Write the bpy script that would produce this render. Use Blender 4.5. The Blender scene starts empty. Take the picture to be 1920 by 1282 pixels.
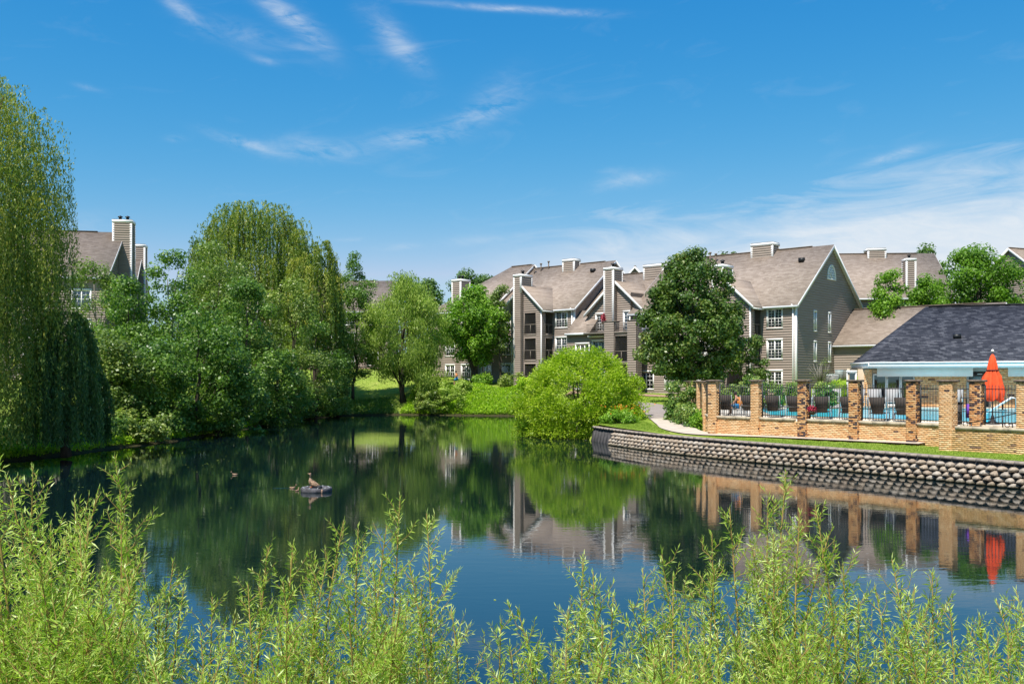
import bpy, bmesh, math, random
import numpy as np
from mathutils import Vector, Matrix
R = math.radians
scene = bpy.context.scene
COL = scene.collection
rng = np.random.default_rng(7)
random.seed(7)

# ---------------------------------------------------------------- camera
F = 1750.0 / 1920.0          # focal length in picture widths
EYE = 3.6
cam_d = bpy.data.cameras.new('camera')
cam = bpy.data.objects.new('camera', cam_d); COL.objects.link(cam)
cam.location = (0, 0, EYE); cam.rotation_euler = (R(90), 0, 0)
cam_d.sensor_width = 36; cam_d.lens = 36 * F
cam_d.shift_y = 71.0 / 1920.0
cam_d.clip_start = 0.1; cam_d.clip_end = 3000
scene.camera = cam

# ---------------------------------------------------------------- sky and sun
SUN_EL = R(60); SUN_AZ = math.atan2(-0.56, -0.83)
SUNV = Vector((math.sin(SUN_AZ) * math.cos(SUN_EL), math.cos(SUN_AZ) * math.cos(SUN_EL), math.sin(SUN_EL)))
world = bpy.data.worlds.new('World'); scene.world = world; world.use_nodes = True
wn = world.node_tree; wn.nodes.clear()
def N(nt, typ, **kw):
    n = nt.nodes.new(typ)
    for k, v in kw.items(): setattr(n, k, v)
    return n
def M_(nt, op, a, b=None, clamp=False):
    n = nt.nodes.new('ShaderNodeMath'); n.operation = op; n.use_clamp = clamp
    for i, v in enumerate((a, b)):
        if v is None: continue
        if isinstance(v, (int, float)): n.inputs[i].default_value = v
        else: nt.links.new(v, n.inputs[i])
    return n.outputs[0]
def build_world():
    L = wn.links.new
    sky = N(wn, 'ShaderNodeTexSky', sky_type='NISHITA'); sky.sun_disc = False
    sky.sun_elevation = SUN_EL; sky.sun_rotation = SUN_AZ
    sky.altitude = 200; sky.air_density = 1.0; sky.dust_density = 0.35; sky.ozone_density = 2.2
    # the photograph's deep, saturated blue: one power curve per channel over the whole sky
    hs = N(wn, 'ShaderNodeHueSaturation'); L(sky.outputs[0], hs.inputs['Color']); hs.inputs['Hue'].default_value = .492; hs.inputs['Saturation'].default_value = 1.15
    s3 = N(wn, 'ShaderNodeSeparateColor'); L(hs.outputs[0], s3.inputs[0]); c3 = N(wn, 'ShaderNodeCombineColor')
    for i, (amp, g, mx) in enumerate(SKY_CURVE): L(M_(wn, 'MINIMUM', M_(wn, 'MULTIPLY', M_(wn, 'POWER', M_(wn, 'MULTIPLY', s3.outputs[i], .13), g), amp / SKY_STR), mx / SKY_STR), c3.inputs[i])
    tc = N(wn, 'ShaderNodeTexCoord'); sp = N(wn, 'ShaderNodeSeparateXYZ'); L(tc.outputs['Generated'], sp.inputs[0])
    x, y, z = sp.outputs
    A = M_(wn, 'ARCTAN2', x, y)                                   # azimuth
    hyp = M_(wn, 'SQRT', M_(wn, 'ADD', M_(wn, 'MULTIPLY', x, x), M_(wn, 'MULTIPLY', y, y)))
    E = M_(wn, 'DIVIDE', z, M_(wn, 'ADD', hyp, 0.0001))           # tangent of the elevation
    def noise(sa, se, tilt, scale, det, seed, dist=0.6, rough=0.55):
        c, s = math.cos(tilt), math.sin(tilt)
        a = M_(wn, 'ADD', M_(wn, 'MULTIPLY', A, c), M_(wn, 'MULTIPLY', E, s))
        b = M_(wn, 'SUBTRACT', M_(wn, 'MULTIPLY', E, c), M_(wn, 'MULTIPLY', A, s))
        cb = N(wn, 'ShaderNodeCombineXYZ'); L(M_(wn, 'MULTIPLY', a, sa), cb.inputs[0]); L(M_(wn, 'MULTIPLY', b, se), cb.inputs[1]); cb.inputs[2].default_value = seed
        n = N(wn, 'ShaderNodeTexNoise'); L(cb.outputs[0], n.inputs['Vector'])
        n.inputs['Scale'].default_value = scale; n.inputs['Detail'].default_value = det; n.inputs['Distortion'].default_value = dist; n.inputs['Roughness'].default_value = rough
        return n.outputs['Fac']
    def px(a, b):                                                  # photo pixel -> azimuth, tan elevation
        X = (a - 960) / 1750; Z = (712 - b) / 1750
        return math.atan(X), Z / math.sqrt(1 + X * X)
    def blob(cx, cy, lx, ly, tilt_deg, amp, power=1.0):
        a0, e0 = px(cx, cy); t = R(tilt_deg); c, s = math.cos(t), math.sin(t)
        da = M_(wn, 'SUBTRACT', A, a0); de = M_(wn, 'SUBTRACT', E, e0)
        p = M_(wn, 'ADD', M_(wn, 'MULTIPLY', da, c), M_(wn, 'MULTIPLY', de, s))
        q = M_(wn, 'SUBTRACT', M_(wn, 'MULTIPLY', de, c), M_(wn, 'MULTIPLY', da, s))
        p = M_(wn, 'MULTIPLY', p, 1750 / lx); q = M_(wn, 'MULTIPLY', q, 1750 / ly)
        r = M_(wn, 'ADD', M_(wn, 'MULTIPLY', p, p), M_(wn, 'MULTIPLY', q, q))
        return M_(wn, 'MULTIPLY', M_(wn, 'EXPONENT', M_(wn, 'MULTIPLY', r, -1.0)), amp)
    wisps = [(455, 268, 55, 9, -14, 1.0), (600, 282, 85, 18, 0, .75), (780, 258, 75, 16, 6, 1.0), (905, 212, 70, 16, 18, .85), (930, 180, 60, 30, 40, .3),
             (335, 14, 45, 12, -35, .95), (535, 28, 60, 17, -32, 1.2), (590, 70, 50, 22, -40, .5), (455, 65, 80, 22, -10, .4), (745, 80, 62, 22, -45, .95), (560, 88, 25, 6, -5, .5),
             (940, 16, 130, 6, -3, .9), (1080, 26, 80, 6, -4, .45), (492, 113, 24, 7, -12, .5), (168, 165, 20, 5, -8, .4), (1675, 295, 50, 9, 12, .9), (1185, 338, 55, 14, 6, .65), (1140, 320, 18, 6, 0, .4),
             (655, 450, 30, 4, 3, .5), (750, 463, 40, 6, 4, .6), (330, 260, 20, 6, 6, .4), (170, 420, 50, 20, 10, .3), (900, 450, 60, 10, 4, .4)]
    tot = None
    for w in wisps:
        b = blob(*w); tot = b if tot is None else M_(wn, 'ADD', tot, b)
    n1 = noise(9, 26, R(8), 1.0, 8, 3.1, 1.2, .62)
    n2 = noise(26, 75, R(-12), 1.0, 9, 9.7, 1.6, .68)
    nn = M_(wn, 'ADD', M_(wn, 'MULTIPLY', n1, .6), M_(wn, 'MULTIPLY', n2, .4))
    wis = M_(wn, 'MULTIPLY', tot, M_(wn, 'MULTIPLY', M_(wn, 'SUBTRACT', nn, 0.38), 3.4, clamp=True))
    # the cirrus bank low over the buildings: it thickens to the right and runs on round the horizon
    n3 = noise(7, 34, R(2), 1.0, 9, 17.3, 1.0, .62)
    top = M_(wn, 'ADD', M_(wn, 'MULTIPLY', A, 0.09), 0.170)       # upper edge, in tan elevation
    top = M_(wn, 'MINIMUM', M_(wn, 'MAXIMUM', top, 0.05), 0.235)
    edge = M_(wn, 'DIVIDE', M_(wn, 'SUBTRACT', top, E), 0.07)
    edge = M_(wn, 'ADD', edge, M_(wn, 'MULTIPLY', M_(wn, 'SUBTRACT', n3, .5), 1.9))
    edge = M_(wn, 'ADD', edge, 0.0, clamp=True)
    azf = M_(wn, 'MULTIPLY', M_(wn, 'ADD', A, 0.06), 6.0, clamp=True)
    bank = M_(wn, 'MULTIPLY', M_(wn, 'MULTIPLY', edge, azf), M_(wn, 'ADD', M_(wn, 'MULTIPLY', n2, .55), .56))
    # a thin general veil of high cirrus elsewhere in the sky
    veil = M_(wn, 'MULTIPLY', M_(wn, 'SUBTRACT', n1, .56), 0.8, clamp=True)
    fac = M_(wn, 'ADD', M_(wn, 'MAXIMUM', M_(wn, 'MULTIPLY', wis, .62), bank), M_(wn, 'MULTIPLY', veil, .35), clamp=True)
    fac = M_(wn, 'MULTIPLY', fac, 0.93)
    mix = N(wn, 'ShaderNodeMix', data_type='RGBA'); L(fac, mix.inputs[0]); L(c3.outputs[0], mix.inputs[6]); mix.inputs[7].default_value = CLOUD
    bg = N(wn, 'ShaderNodeBackground'); L(mix.outputs[2], bg.inputs[0]); bg.inputs[1].default_value = SKY_STR
    out = N(wn, 'ShaderNodeOutputWorld'); L(bg.outputs[0], out.inputs[0])
SKY_STR = 0.13
SKY_CURVE = [(2.05, 2.15, .32), (.595, .88, .46), (.603, .41, .62)]
CLOUD = (4.3, 4.55, 4.8, 1)
build_world()
sun_d = bpy.data.lights.new('sun', 'SUN'); sun = bpy.data.objects.new('sun', sun_d); COL.objects.link(sun)
sun_d.energy = 4.6; sun_d.angle = R(0.55); sun_d.color = (1.0, 0.955, 0.88)
sun.rotation_euler = SUNV.to_track_quat('Z', 'Y').to_euler()
scene.view_settings.view_transform = 'Standard'; scene.view_settings.look = 'None'
scene.view_settings.gamma = 1; scene.view_settings.exposure = 0.55; scene.view_settings.use_curve_mapping = False
scene.render.engine = 'CYCLES'
scene.cycles.max_bounces = 6; scene.cycles.diffuse_bounces = 3; scene.cycles.glossy_bounces = 3
scene.cycles.transmission_bounces = 3; scene.cycles.transparent_max_bounces = 12
scene.cycles.caustics_reflective = False; scene.cycles.caustics_refractive = False

# ---------------------------------------------------------------- materials
def mat(name):
    m = bpy.data.materials.new(name); m.use_nodes = True; nt = m.node_tree; nt.nodes.clear()
    out = nt.nodes.new('ShaderNodeOutputMaterial'); b = nt.nodes.new('ShaderNodeBsdfPrincipled')
    nt.links.new(b.outputs[0], out.inputs[0]); return m, nt, b, out
def ramp(nt, fac, stops, interp='LINEAR'):
    r = nt.nodes.new('ShaderNodeValToRGB'); r.color_ramp.interpolation = interp
    e = r.color_ramp.elements
    while len(e) < len(stops): e.new(0.5)
    for i, (p, c) in enumerate(stops):
        e[i].position = p; e[i].color = tuple(c) + (1,) if len(c) == 3 else c
    nt.links.new(fac, r.inputs[0]); return r.outputs[0]
def noise_n(nt, scale, detail=4, coord='Object', vec_scale=None, rough=.55, dist=0):
    tc = nt.nodes.new('ShaderNodeTexCoord'); v = tc.outputs[coord]
    if vec_scale:
        mp = nt.nodes.new('ShaderNodeMapping'); mp.inputs['Scale'].default_value = vec_scale; nt.links.new(v, mp.inputs[0]); v = mp.outputs[0]
    n = nt.nodes.new('ShaderNodeTexNoise'); n.inputs['Scale'].default_value = scale; n.inputs['Detail'].default_value = detail
    n.inputs['Roughness'].default_value = rough; n.inputs['Distortion'].default_value = dist
    nt.links.new(v, n.inputs['Vector']); return n.outputs['Fac']
def bump(nt, b, h, strength=.3, dist=.02):
    bp = nt.nodes.new('ShaderNodeBump'); bp.inputs['Strength'].default_value = strength; bp.inputs['Distance'].default_value = dist
    nt.links.new(h, bp.inputs['Height']); nt.links.new(bp.outputs[0], b.inputs['Normal'])
def mixc(nt, fac, a, b, mode='MIX'):
    m = nt.nodes.new('ShaderNodeMix'); m.data_type = 'RGBA'; m.blend_type = mode
    for i, v in ((0, fac), (6, a), (7, b)):
        if isinstance(v, (int, float)): m.inputs[i].default_value = v
        elif isinstance(v, tuple): m.inputs[i].default_value = v if len(v) == 4 else v + (1,)
        else: nt.links.new(v, m.inputs[i])
    return m.outputs[2]
def attr(nt, name='tint'):
    a = nt.nodes.new('ShaderNodeAttribute'); a.attribute_name = name; return a.outputs['Fac']
def simple(name, col, rough=.6, var=.15, scale=3.0, spec=.3, bmp=0, vs=None, metallic=0):
    m, nt, b, o = mat(name)
    n = noise_n(nt, scale, 5, 'Object', vs)
    lo = tuple(c * (1 - var) for c in col); hi = tuple(min(1, c * (1 + var)) for c in col)
    nt.links.new(ramp(nt, n, [(.3, lo), (.7, hi)]), b.inputs['Base Color'])
    b.inputs['Roughness'].default_value = rough; b.inputs['Specular IOR Level'].default_value = spec; b.inputs['Metallic'].default_value = metallic
    if bmp: bump(nt, b, noise_n(nt, scale * 8, 4), bmp, .01)
    return m
def leafmat(name, dark, mid, light, trans=.35, rough=.45, spec=.35):
    m, nt, b, o = mat(name)
    if name not in ('sandbar_willow_leaves', 'red_petals', 'orange_petals', 'grass_blades'): dark, mid, light = (tuple(min(c * k, .8) for c in q) for q, k in ((dark, 1.15), (mid, 1.3), (light, 1.35)))
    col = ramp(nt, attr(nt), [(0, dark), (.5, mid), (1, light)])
    nt.links.new(col, b.inputs['Base Color']); b.inputs['Roughness'].default_value = rough; b.inputs['Specular IOR Level'].default_value = spec
    t = nt.nodes.new('ShaderNodeBsdfTranslucent')
    tcol = mixc(nt, 1.0, col, (1.0, 1.25, .45), 'MULTIPLY'); nt.links.new(tcol, t.inputs[0])
    ms = nt.nodes.new('ShaderNodeMixShader'); ms.inputs[0].default_value = trans
    nt.links.new(b.outputs[0], ms.inputs[1]); nt.links.new(t.outputs[0], ms.inputs[2]); nt.links.new(ms.outputs[0], o.inputs[0])
    return m
def objrand(nt):
    return nt.nodes.new('ShaderNodeObjectInfo').outputs['Random']

MT = {}
MT['trim'] = simple('white_paint', (.84, .815, .78), .5, .04, 2)
MT['trim_blue'] = simple('pale_grey_paint', (.68, .68, .68), .5, .05, 2)
MT['dark_metal'] = simple('dark_bronze_metal', (.018, .016, .015), .45, .2, 6, .5)
MT['grey_metal'] = simple('galvanised_metal', (.42, .44, .44), .45, .12, 4, .5)
MT['green_box'] = simple('grey_green_metal', (.33, .40, .38), .5, .12, 4, .4)
MT['interior'] = simple('dark_interior', (.012, .012, .013), .9, .2, 3)
MT['porch_wood'] = simple('brown_porch_wood', (.20, .165, .135), .7, .15, 3)
MT['concrete'] = simple('pale_concrete', (.52, .44, .35), .85, .10, 1.6, .2, .2)
MT['deck'] = simple('pool_deck_concrete', (.60, .55, .48), .85, .08, 1.2, .2, .2)
MT['stone_cap'] = simple('cap_stone', (.30, .25, .205), .95, .3, 5, .1, .5)
MT['coping'] = simple('rough_limestone', (.48, .40, .29), .95, .25, 4, .1, .6)
MT['pier_cap'] = simple('weathered_cap_stone', (.20, .15, .115), .95, .35, 6, .1, .6)
MT['mortar'] = simple('mortar', (.46, .36, .25), .95, .1, 6, .1)
MT['bark'] = simple('bark', (.075, .06, .045), .95, .4, 6, .1, .6, (1, 1, .25))
MT['bark_pale'] = simple('pale_bark', (.26, .235, .20), .9, .35, 5, .1, .5, (1, 1, .3))
MT['twig'] = simple('willow_twig', (.30, .20, .06), .7, .35, 12, .3)
MT['black'] = simple('black_plastic', (.012, .012, .013), .5, .2, 8, .4)
def siding_mat():
    m, nt, b, o = mat('taupe_clapboard')
    n = noise_n(nt, 1.3, 5, 'Object', (.35, .35, 3.0))
    c = ramp(nt, n, [(.25, (.290, .230, .186)), (.75, (.358, .288, .236))])
    nt.links.new(c, b.inputs['Base Color']); b.inputs['Roughness'].default_value = .75; b.inputs['Specular IOR Level'].default_value = .2
    return m
MT['siding'] = siding_mat()
def shingle_mat(name, lo, mid, hi, course=.16, wdt=.42):
    m, nt, b, o = mat(name)
    tc = nt.nodes.new('ShaderNodeTexCoord'); sp = nt.nodes.new('ShaderNodeSeparateXYZ'); nt.links.new(tc.outputs['Object'], sp.inputs[0])
    u = M_(nt, 'ADD', sp.outputs[0], M_(nt, 'MULTIPLY', sp.outputs[1], .13)); cb = nt.nodes.new('ShaderNodeCombineXYZ')
    nt.links.new(u, cb.inputs[0]); nt.links.new(M_(nt, 'MULTIPLY', sp.outputs[2], 1.55), cb.inputs[1])
    br = nt.nodes.new('ShaderNodeTexBrick'); nt.links.new(cb.outputs[0], br.inputs[0])
    br.inputs['Scale'].default_value = 1; br.inputs['Brick Width'].default_value = wdt; br.inputs['Row Height'].default_value = course
    br.inputs['Mortar Size'].default_value = .008; br.inputs['Mortar Smooth'].default_value = .3
    br.offset = .5; br.inputs['Color1'].default_value = (0, 0, 0, 1); br.inputs['Color2'].default_value = (1, 1, 1, 1); br.inputs['Mortar'].default_value = (.2, .2, .2, 1)
    n = noise_n(nt, 1.0, 6, 'Object', (1.6, 1.6, 5.0), .7)
    n2 = noise_n(nt, .16, 3)
    n3 = noise_n(nt, 1.0, 5, 'Object', (2.2, .5, .25), .6)
    mx = M_(nt, 'ADD', M_(nt, 'MULTIPLY', br.outputs['Color'], .30), M_(nt, 'MULTIPLY', n, .46))
    mx = M_(nt, 'ADD', mx, M_(nt, 'MULTIPLY', n2, .14)); mx = M_(nt, 'ADD', mx, M_(nt, 'MULTIPLY', n3, .14))
    nt.links.new(ramp(nt, mx, [(.30, lo), (.52, mid), (.74, hi)]), b.inputs['Base Color'])
    b.inputs['Roughness'].default_value = .95; b.inputs['Specular IOR Level'].default_value = .12
    bump(nt, b, M_(nt, 'ADD', br.outputs['Fac'], n), .35, .03); return m
MT['roof'] = shingle_mat('tan_shingles', (.225, .175, .137), (.300, .238, .19), (.375, .305, .25))
MT['roof_dark'] = shingle_mat('charcoal_shingles', (.022, .024, .032), (.05, .052, .064), (.14, .14, .155), .15, .35)
def brick_mat(name, darkfrac, pale):
    m, nt, b, o = mat(name)
    a = attr(nt)
    d = 1 - darkfrac
    if pale: s = [(0, (.64, .34, .15)), (.35 * d, (.78, .46, .22)), (.7 * d, (.84, .56, .31)), (d - .02, (.66, .37, .17)), (d + .01, (.20, .12, .085)), (1, (.10, .065, .06))]
    else: s = [(0, (.50, .22, .085)), (.35 * d, (.64, .32, .13)), (.7 * d, (.70, .43, .21)), (d - .02, (.54, .25, .10)), (d + .01, (.13, .075, .065)), (1, (.065, .05, .055))]
    c = ramp(nt, a, s)
    c = mixc(nt, .5, c, ramp(nt, noise_n(nt, 14, 4), [(.3, (.75, .75, .75)), (.7, (1.15, 1.15, 1.15))]), 'MULTIPLY')
    nt.links.new(c, b.inputs['Base Color']); b.inputs['Roughness'].default_value = .9; b.inputs['Specular IOR Level'].default_value = .15
    return m
MT['brick'] = brick_mat('buff_brick', .03, True)
MT['brick_mottled'] = brick_mat('mottled_brick', .26, False)
def brick_single():
    m, nt, b, o = mat('buff_brick_single')
    c = ramp(nt, objrand(nt), [(0, (.50, .28, .11)), (.4, (.62, .38, .17)), (.8, (.66, .45, .24)), (.94, (.55, .30, .13)), (.96, (.30, .18, .11)), (1, (.2, .12, .09))])
    c = mixc(nt, .5, c, ramp(nt, noise_n(nt, 14, 4), [(.3, (.72, .72, .72)), (.7, (1.2, 1.2, 1.2))]), 'MULTIPLY')
    nt.links.new(c, b.inputs['Base Color']); b.inputs['Roughness'].default_value = .9; b.inputs['Specular IOR Level'].default_value = .15
    return m
MT['brick_single'] = brick_single()
def block_mat(usetint):
    m, nt, b, o = mat('split_face_stone' + ('_far' if usetint else ''))
    c = ramp(nt, attr(nt) if usetint else objrand(nt), [(0, (.30, .235, .175)), (.5, (.38, .31, .235)), (.8, (.33, .285, .235)), (1, (.42, .365, .30))])
    c = mixc(nt, .8, c, ramp(nt, noise_n(nt, 16, 6, 'Object'), [(.3, (.5, .48, .46)), (.7, (1.35, 1.35, 1.35))]), 'MULTIPLY')
    # algae and damp along the water line
    g = nt.nodes.new('ShaderNodeNewGeometry'); sp = nt.nodes.new('ShaderNodeSeparateXYZ'); nt.links.new(g.outputs['Position'], sp.inputs[0])
    wet = M_(nt, 'ADD', M_(nt, 'MULTIPLY', sp.outputs[2], -9.0), M_(nt, 'ADD', noise_n(nt, 5, 4), .75), clamp=True)
    c = mixc(nt, wet, c, (.055, .05, .025))
    nt.links.new(c, b.inputs['Base Color']); b.inputs['Roughness'].default_value = .95; b.inputs['Specular IOR Level'].default_value = .15
    bump(nt, b, noise_n(nt, 22, 6), .8, .03); return m
MT['block'] = block_mat(False); MT['block_far'] = block_mat(True)
def ground_mat():
    m, nt, b, o = mat('lawn')
    n1 = noise_n(nt, .12, 5); n2 = noise_n(nt, 1.1, 6, rough=.7); n3 = noise_n(nt, 9, 4, rough=.8)
    f = M_(nt, 'ADD', M_(nt, 'MULTIPLY', n1, .4), M_(nt, 'ADD', M_(nt, 'MULTIPLY', n2, .35), M_(nt, 'MULTIPLY', n3, .3)))
    c = ramp(nt, f, [(.38, (.11, .19, .018)), (.50, (.20, .29, .035)), (.60, (.28, .35, .06)), (.70, (.42, .40, .13))])
    c = mixc(nt, attr(nt, 'earth'), c, ramp(nt, n3, [(.35, (.03, .032, .012)), (.65, (.075, .06, .03))]))
    nt.links.new(c, b.inputs['Base Color']); b.inputs['Roughness'].default_value = .95; b.inputs['Specular IOR Level'].default_value = .1
    bump(nt, b, M_(nt, 'ADD', n3, noise_n(nt, 40, 3)), .7, .06); return m
MT['lawn'] = ground_mat()
MT['grass'] = leafmat('grass_blades', (.14, .24, .02), (.27, .38, .045), (.48, .50, .14), .38, .6, .2)
def water_mat():
    m, nt, b, o = mat('pond_water')
    b.inputs['Base Color'].default_value = (.003, .010, .012, 1); b.inputs['Roughness'].default_value = .015
    b.inputs['IOR'].default_value = 2.15; b.inputs['Specular IOR Level'].default_value = .5
    a = noise_n(nt, 1.0, 3, 'Object', (1.5, 4.0, 1), .5, .4)
    c = noise_n(nt, 1.0, 2, 'Object', (.10, .22, 1), .5, 1.2)
    d = noise_n(nt, 1.0, 2, 'Object', (6, 16, 1), .5, .3)
    amp = M_(nt, 'MULTIPLY', M_(nt, 'SUBTRACT', c, .33), 3.0, clamp=True)
    h = M_(nt, 'MULTIPLY', M_(nt, 'ADD', a, M_(nt, 'MULTIPLY', d, .22)), M_(nt, 'ADD', amp, .45))
    bp = nt.nodes.new('ShaderNodeBump'); bp.inputs['Strength'].default_value = 1; bp.inputs['Distance'].default_value = WATER_BUMP
    nt.links.new(h, bp.inputs['Height']); nt.links.new(bp.outputs[0], b.inputs['Normal'])
    return m
WATER_BUMP = .0015
MT['water'] = water_mat()
def pool_mat():
    m, nt, b, o = mat('pool_water')
    c = ramp(nt, noise_n(nt, 1.2, 3, 'Object', (1, 2.4, 1), .5, 1.5), [(.35, (.01, .52, .80)), (.65, (.12, .88, .98))])
    nt.links.new(c, b.inputs['Base Color']); b.inputs['Roughness'].default_value = .08; b.inputs['IOR'].default_value = 1.33; b.inputs['Specular IOR Level'].default_value = .2
    bump(nt, b, noise_n(nt, 3, 3), .5, .03); return m
MT['pool'] = pool_mat()
def glass_mat():
    m, nt, b, o = mat('window_glass')
    g = nt.nodes.new('ShaderNodeBsdfGlossy'); g.inputs['Roughness'].default_value = .02; g.inputs['Color'].default_value = (.9, .97, 1, 1)
    t = nt.nodes.new('ShaderNodeBsdfTransparent'); t.inputs[0].default_value = (.86, .9, .92, 1)
    fr = nt.nodes.new('ShaderNodeFresnel'); fr.inputs[0].default_value = 1.55
    f = M_(nt, 'ADD', M_(nt, 'MULTIPLY', fr.outputs[0], 1.3), .08, clamp=True)
    ms = nt.nodes.new('ShaderNodeMixShader'); nt.links.new(f, ms.inputs[0]); nt.links.new(t.outputs[0], ms.inputs[1]); nt.links.new(g.outputs[0], ms.inputs[2]); nt.links.new(ms.outputs[0], o.inputs[0])
    return m
MT['glass'] = glass_mat()
def blind_mat(name, a, c):
    m, nt, b, o = mat(name)
    tc = nt.nodes.new('ShaderNodeTexCoord'); sp = nt.nodes.new('ShaderNodeSeparateXYZ'); nt.links.new(tc.outputs['Object'], sp.inputs[0])
    w = M_(nt, 'SINE', M_(nt, 'MULTIPLY', sp.outputs[2], 80.0))
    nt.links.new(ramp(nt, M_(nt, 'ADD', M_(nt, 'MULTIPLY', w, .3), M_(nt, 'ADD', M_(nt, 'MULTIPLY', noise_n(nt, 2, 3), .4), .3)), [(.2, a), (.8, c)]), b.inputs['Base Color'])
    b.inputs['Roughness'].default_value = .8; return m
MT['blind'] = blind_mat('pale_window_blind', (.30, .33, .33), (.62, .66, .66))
MT['dark_room'] = blind_mat('shaded_room', (.06, .07, .075), (.22, .25, .26))  # stands for the unlit room behind a pane, its shade put into the colour
def screen_mat():
    m, nt, b, o = mat('porch_screen')
    b.inputs['Base Color'].default_value = (.02, .017, .014, 1); b.inputs['Roughness'].default_value = .7
    t = nt.nodes.new('ShaderNodeBsdfTransparent'); ms = nt.nodes.new('ShaderNodeMixShader'); ms.inputs[0].default_value = .45
    nt.links.new(t.outputs[0], ms.inputs[1]); nt.links.new(b.outputs[0], ms.inputs[2]); nt.links.new(ms.outputs[0], o.inputs[0]); return m
MT['screen'] = screen_mat()
MT['sling'] = simple('brown_sling_fabric', (.075, .062, .055), .8, .12, 20, .2)
MT['sling_pale'] = simple('grey_sling_fabric', (.36, .33, .31), .8, .10, 20, .2)
MT['canvas'] = simple('orange_red_canvas', (.80, .095, .030), .8, .14, 6, .15, .15)
MT['skin'] = simple('skin', (.50, .27, .17), .55, .08, 5, .3)
MT['blue_cloth'] = simple('blue_shorts_fabric', (.02, .25, .55), .8, .1, 8)
MT['orange_cloth'] = simple('orange_fabric', (.75, .26, .05), .8, .1, 8)
MT['white_cloth'] = simple('white_fabric', (.75, .75, .75), .8, .08, 8)
MT['hair'] = simple('dark_hair', (.03, .018, .012), .7, .3, 20)
MT['red_flower'] = leafmat('red_petals', (.20, .01, .03), (.45, .03, .06), (.6, .10, .14), .2)
MT['orange_flower'] = leafmat('orange_petals', (.6, .14, .01), (.75, .22, .02), (.85, .35, .05), .25)
MT['purple'] = simple('purple_cloth', (.18, .06, .45), .8, .1, 8)
MT['mulch'] = simple('reddish_mulch', (.38, .24, .17), .95, .25, 4, .1, .4)
MT['lf_willow'] = leafmat('weeping_willow_leaves', (.050, .105, .020), (.125, .190, .028), (.36, .35, .06), .36)
MT['lf_willow_deep'] = leafmat('deep_green_willow_leaves', (.035, .085, .028), (.075, .145, .036), (.16, .215, .04), .32)
MT['lf_alder'] = leafmat('grove_leaves', (.050, .110, .018), (.110, .200, .028), (.25, .34, .07), .38, .4, .45)
MT['lf_alder2'] = leafmat('grove_leaves_olive', (.070, .115, .026), (.150, .215, .040), (.32, .36, .09), .38, .4, .45)
MT['lf_oak'] = leafmat('dark_maple_leaves', (.045, .088, .015), (.088, .150, .024), (.24, .25, .06), .30, .4, .45)
MT['lf_bright'] = leafmat('bright_green_leaves', (.065, .145, .012), (.15, .28, .022), (.29, .43, .055), .4)
MT['lf_light'] = leafmat('light_green_willow_leaves', (.11, .175, .026), (.25, .34, .05), (.45, .52, .13), .42)
MT['lf_lime'] = leafmat('lime_willow_leaves', (.14, .22, .008), (.27, .37, .015), (.42, .50, .04), .42)
MT['lf_far'] = leafmat('far_tree_leaves', (.040, .085, .022), (.080, .15, .032), (.15, .23, .05), .3)
MT['lf_ivy'] = leafmat('ivy_leaves', (.035, .085, .014), (.085, .17, .028), (.24, .28, .06), .25, .35, .5)
MT['lf_weed'] = leafmat('bank_weed_leaves', (.10, .18, .010), (.27, .42, .018), (.50, .62, .05), .45)
MT['lf_fore'] = leafmat('sandbar_willow_leaves', (.18, .28, .025), (.46, .58, .08), (.84, .87, .34), .46, .40, .55)
# ---------------------------------------------------------------- object helpers
def link(o, parent=None):
    COL.objects.link(o)
    if parent is not None: o.parent = parent
    return o
def tag(o, label=None, cat=None, group=None, kind=None):
    if label: o['label'] = label
    if cat: o['category'] = cat
    if group: o['group'] = group
    if kind: o['kind'] = kind
    return o
def thing(name, label, cat, loc=(0, 0, 0), rz=0, group=None):
    o = bpy.data.objects.new(name, None); link(o); o.location = loc; o.rotation_euler = (0, 0, rz)
    o.empty_display_size = .2
    return tag(o, label, cat, group)
def np_mesh(name, V, faces, m=None, tint=None, smooth=False, extra=None):
    """V (n,3); faces: (k,3|4) array or list of lists"""
    me = bpy.data.meshes.new(name); V = np.asarray(V, dtype=np.float32)
    me.vertices.add(len(V)); me.vertices.foreach_set('co', V.ravel())
    if isinstance(faces, np.ndarray):
        k = faces.shape[1]; nf = len(faces); lt = np.full(nf, k, np.int32); fl = faces.astype(np.int32).ravel()
    else:
        lt = np.array([len(f) for f in faces], np.int32); fl = np.array([i for f in faces for i in f], np.int32); nf = len(lt)
    ls = np.zeros(nf, np.int32)
    if nf: ls[1:] = np.cumsum(lt)[:-1]
    me.loops.add(len(fl)); me.loops.foreach_set('vertex_index', fl)
    me.polygons.add(nf); me.polygons.foreach_set('loop_start', ls); me.polygons.foreach_set('loop_total', lt)
    if smooth: me.polygons.foreach_set('use_smooth', np.ones(nf, bool))
    me.update(calc_edges=True)
    if tint is not None:
        a = me.attributes.new('tint', 'FLOAT', 'FACE'); a.data.foreach_set('value', np.asarray(tint, np.float32))
    if extra:
        for k_, (dom, arr) in extra.items():
            a = me.attributes.new(k_, 'FLOAT', dom); a.data.foreach_set('value', np.asarray(arr, np.float32))
    if m is not None: me.materials.append(m)
    return me
def mobj(name, me, parent=None, loc=None):
    o = bpy.data.objects.new(name, me); link(o, parent)
    if loc is not None: o.location = loc
    return o
class Plane:
    """wall plane: o + a*s + z + n*out"""
    def __init__(s, o, a, n): s.o = np.array(o, float); s.a = np.array(a, float); s.n = np.array(n, float)
    def p(s, u, z, out=0): 
        q = s.o + s.a * u + s.n * out; return (q[0], q[1], q[2] + z)
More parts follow.
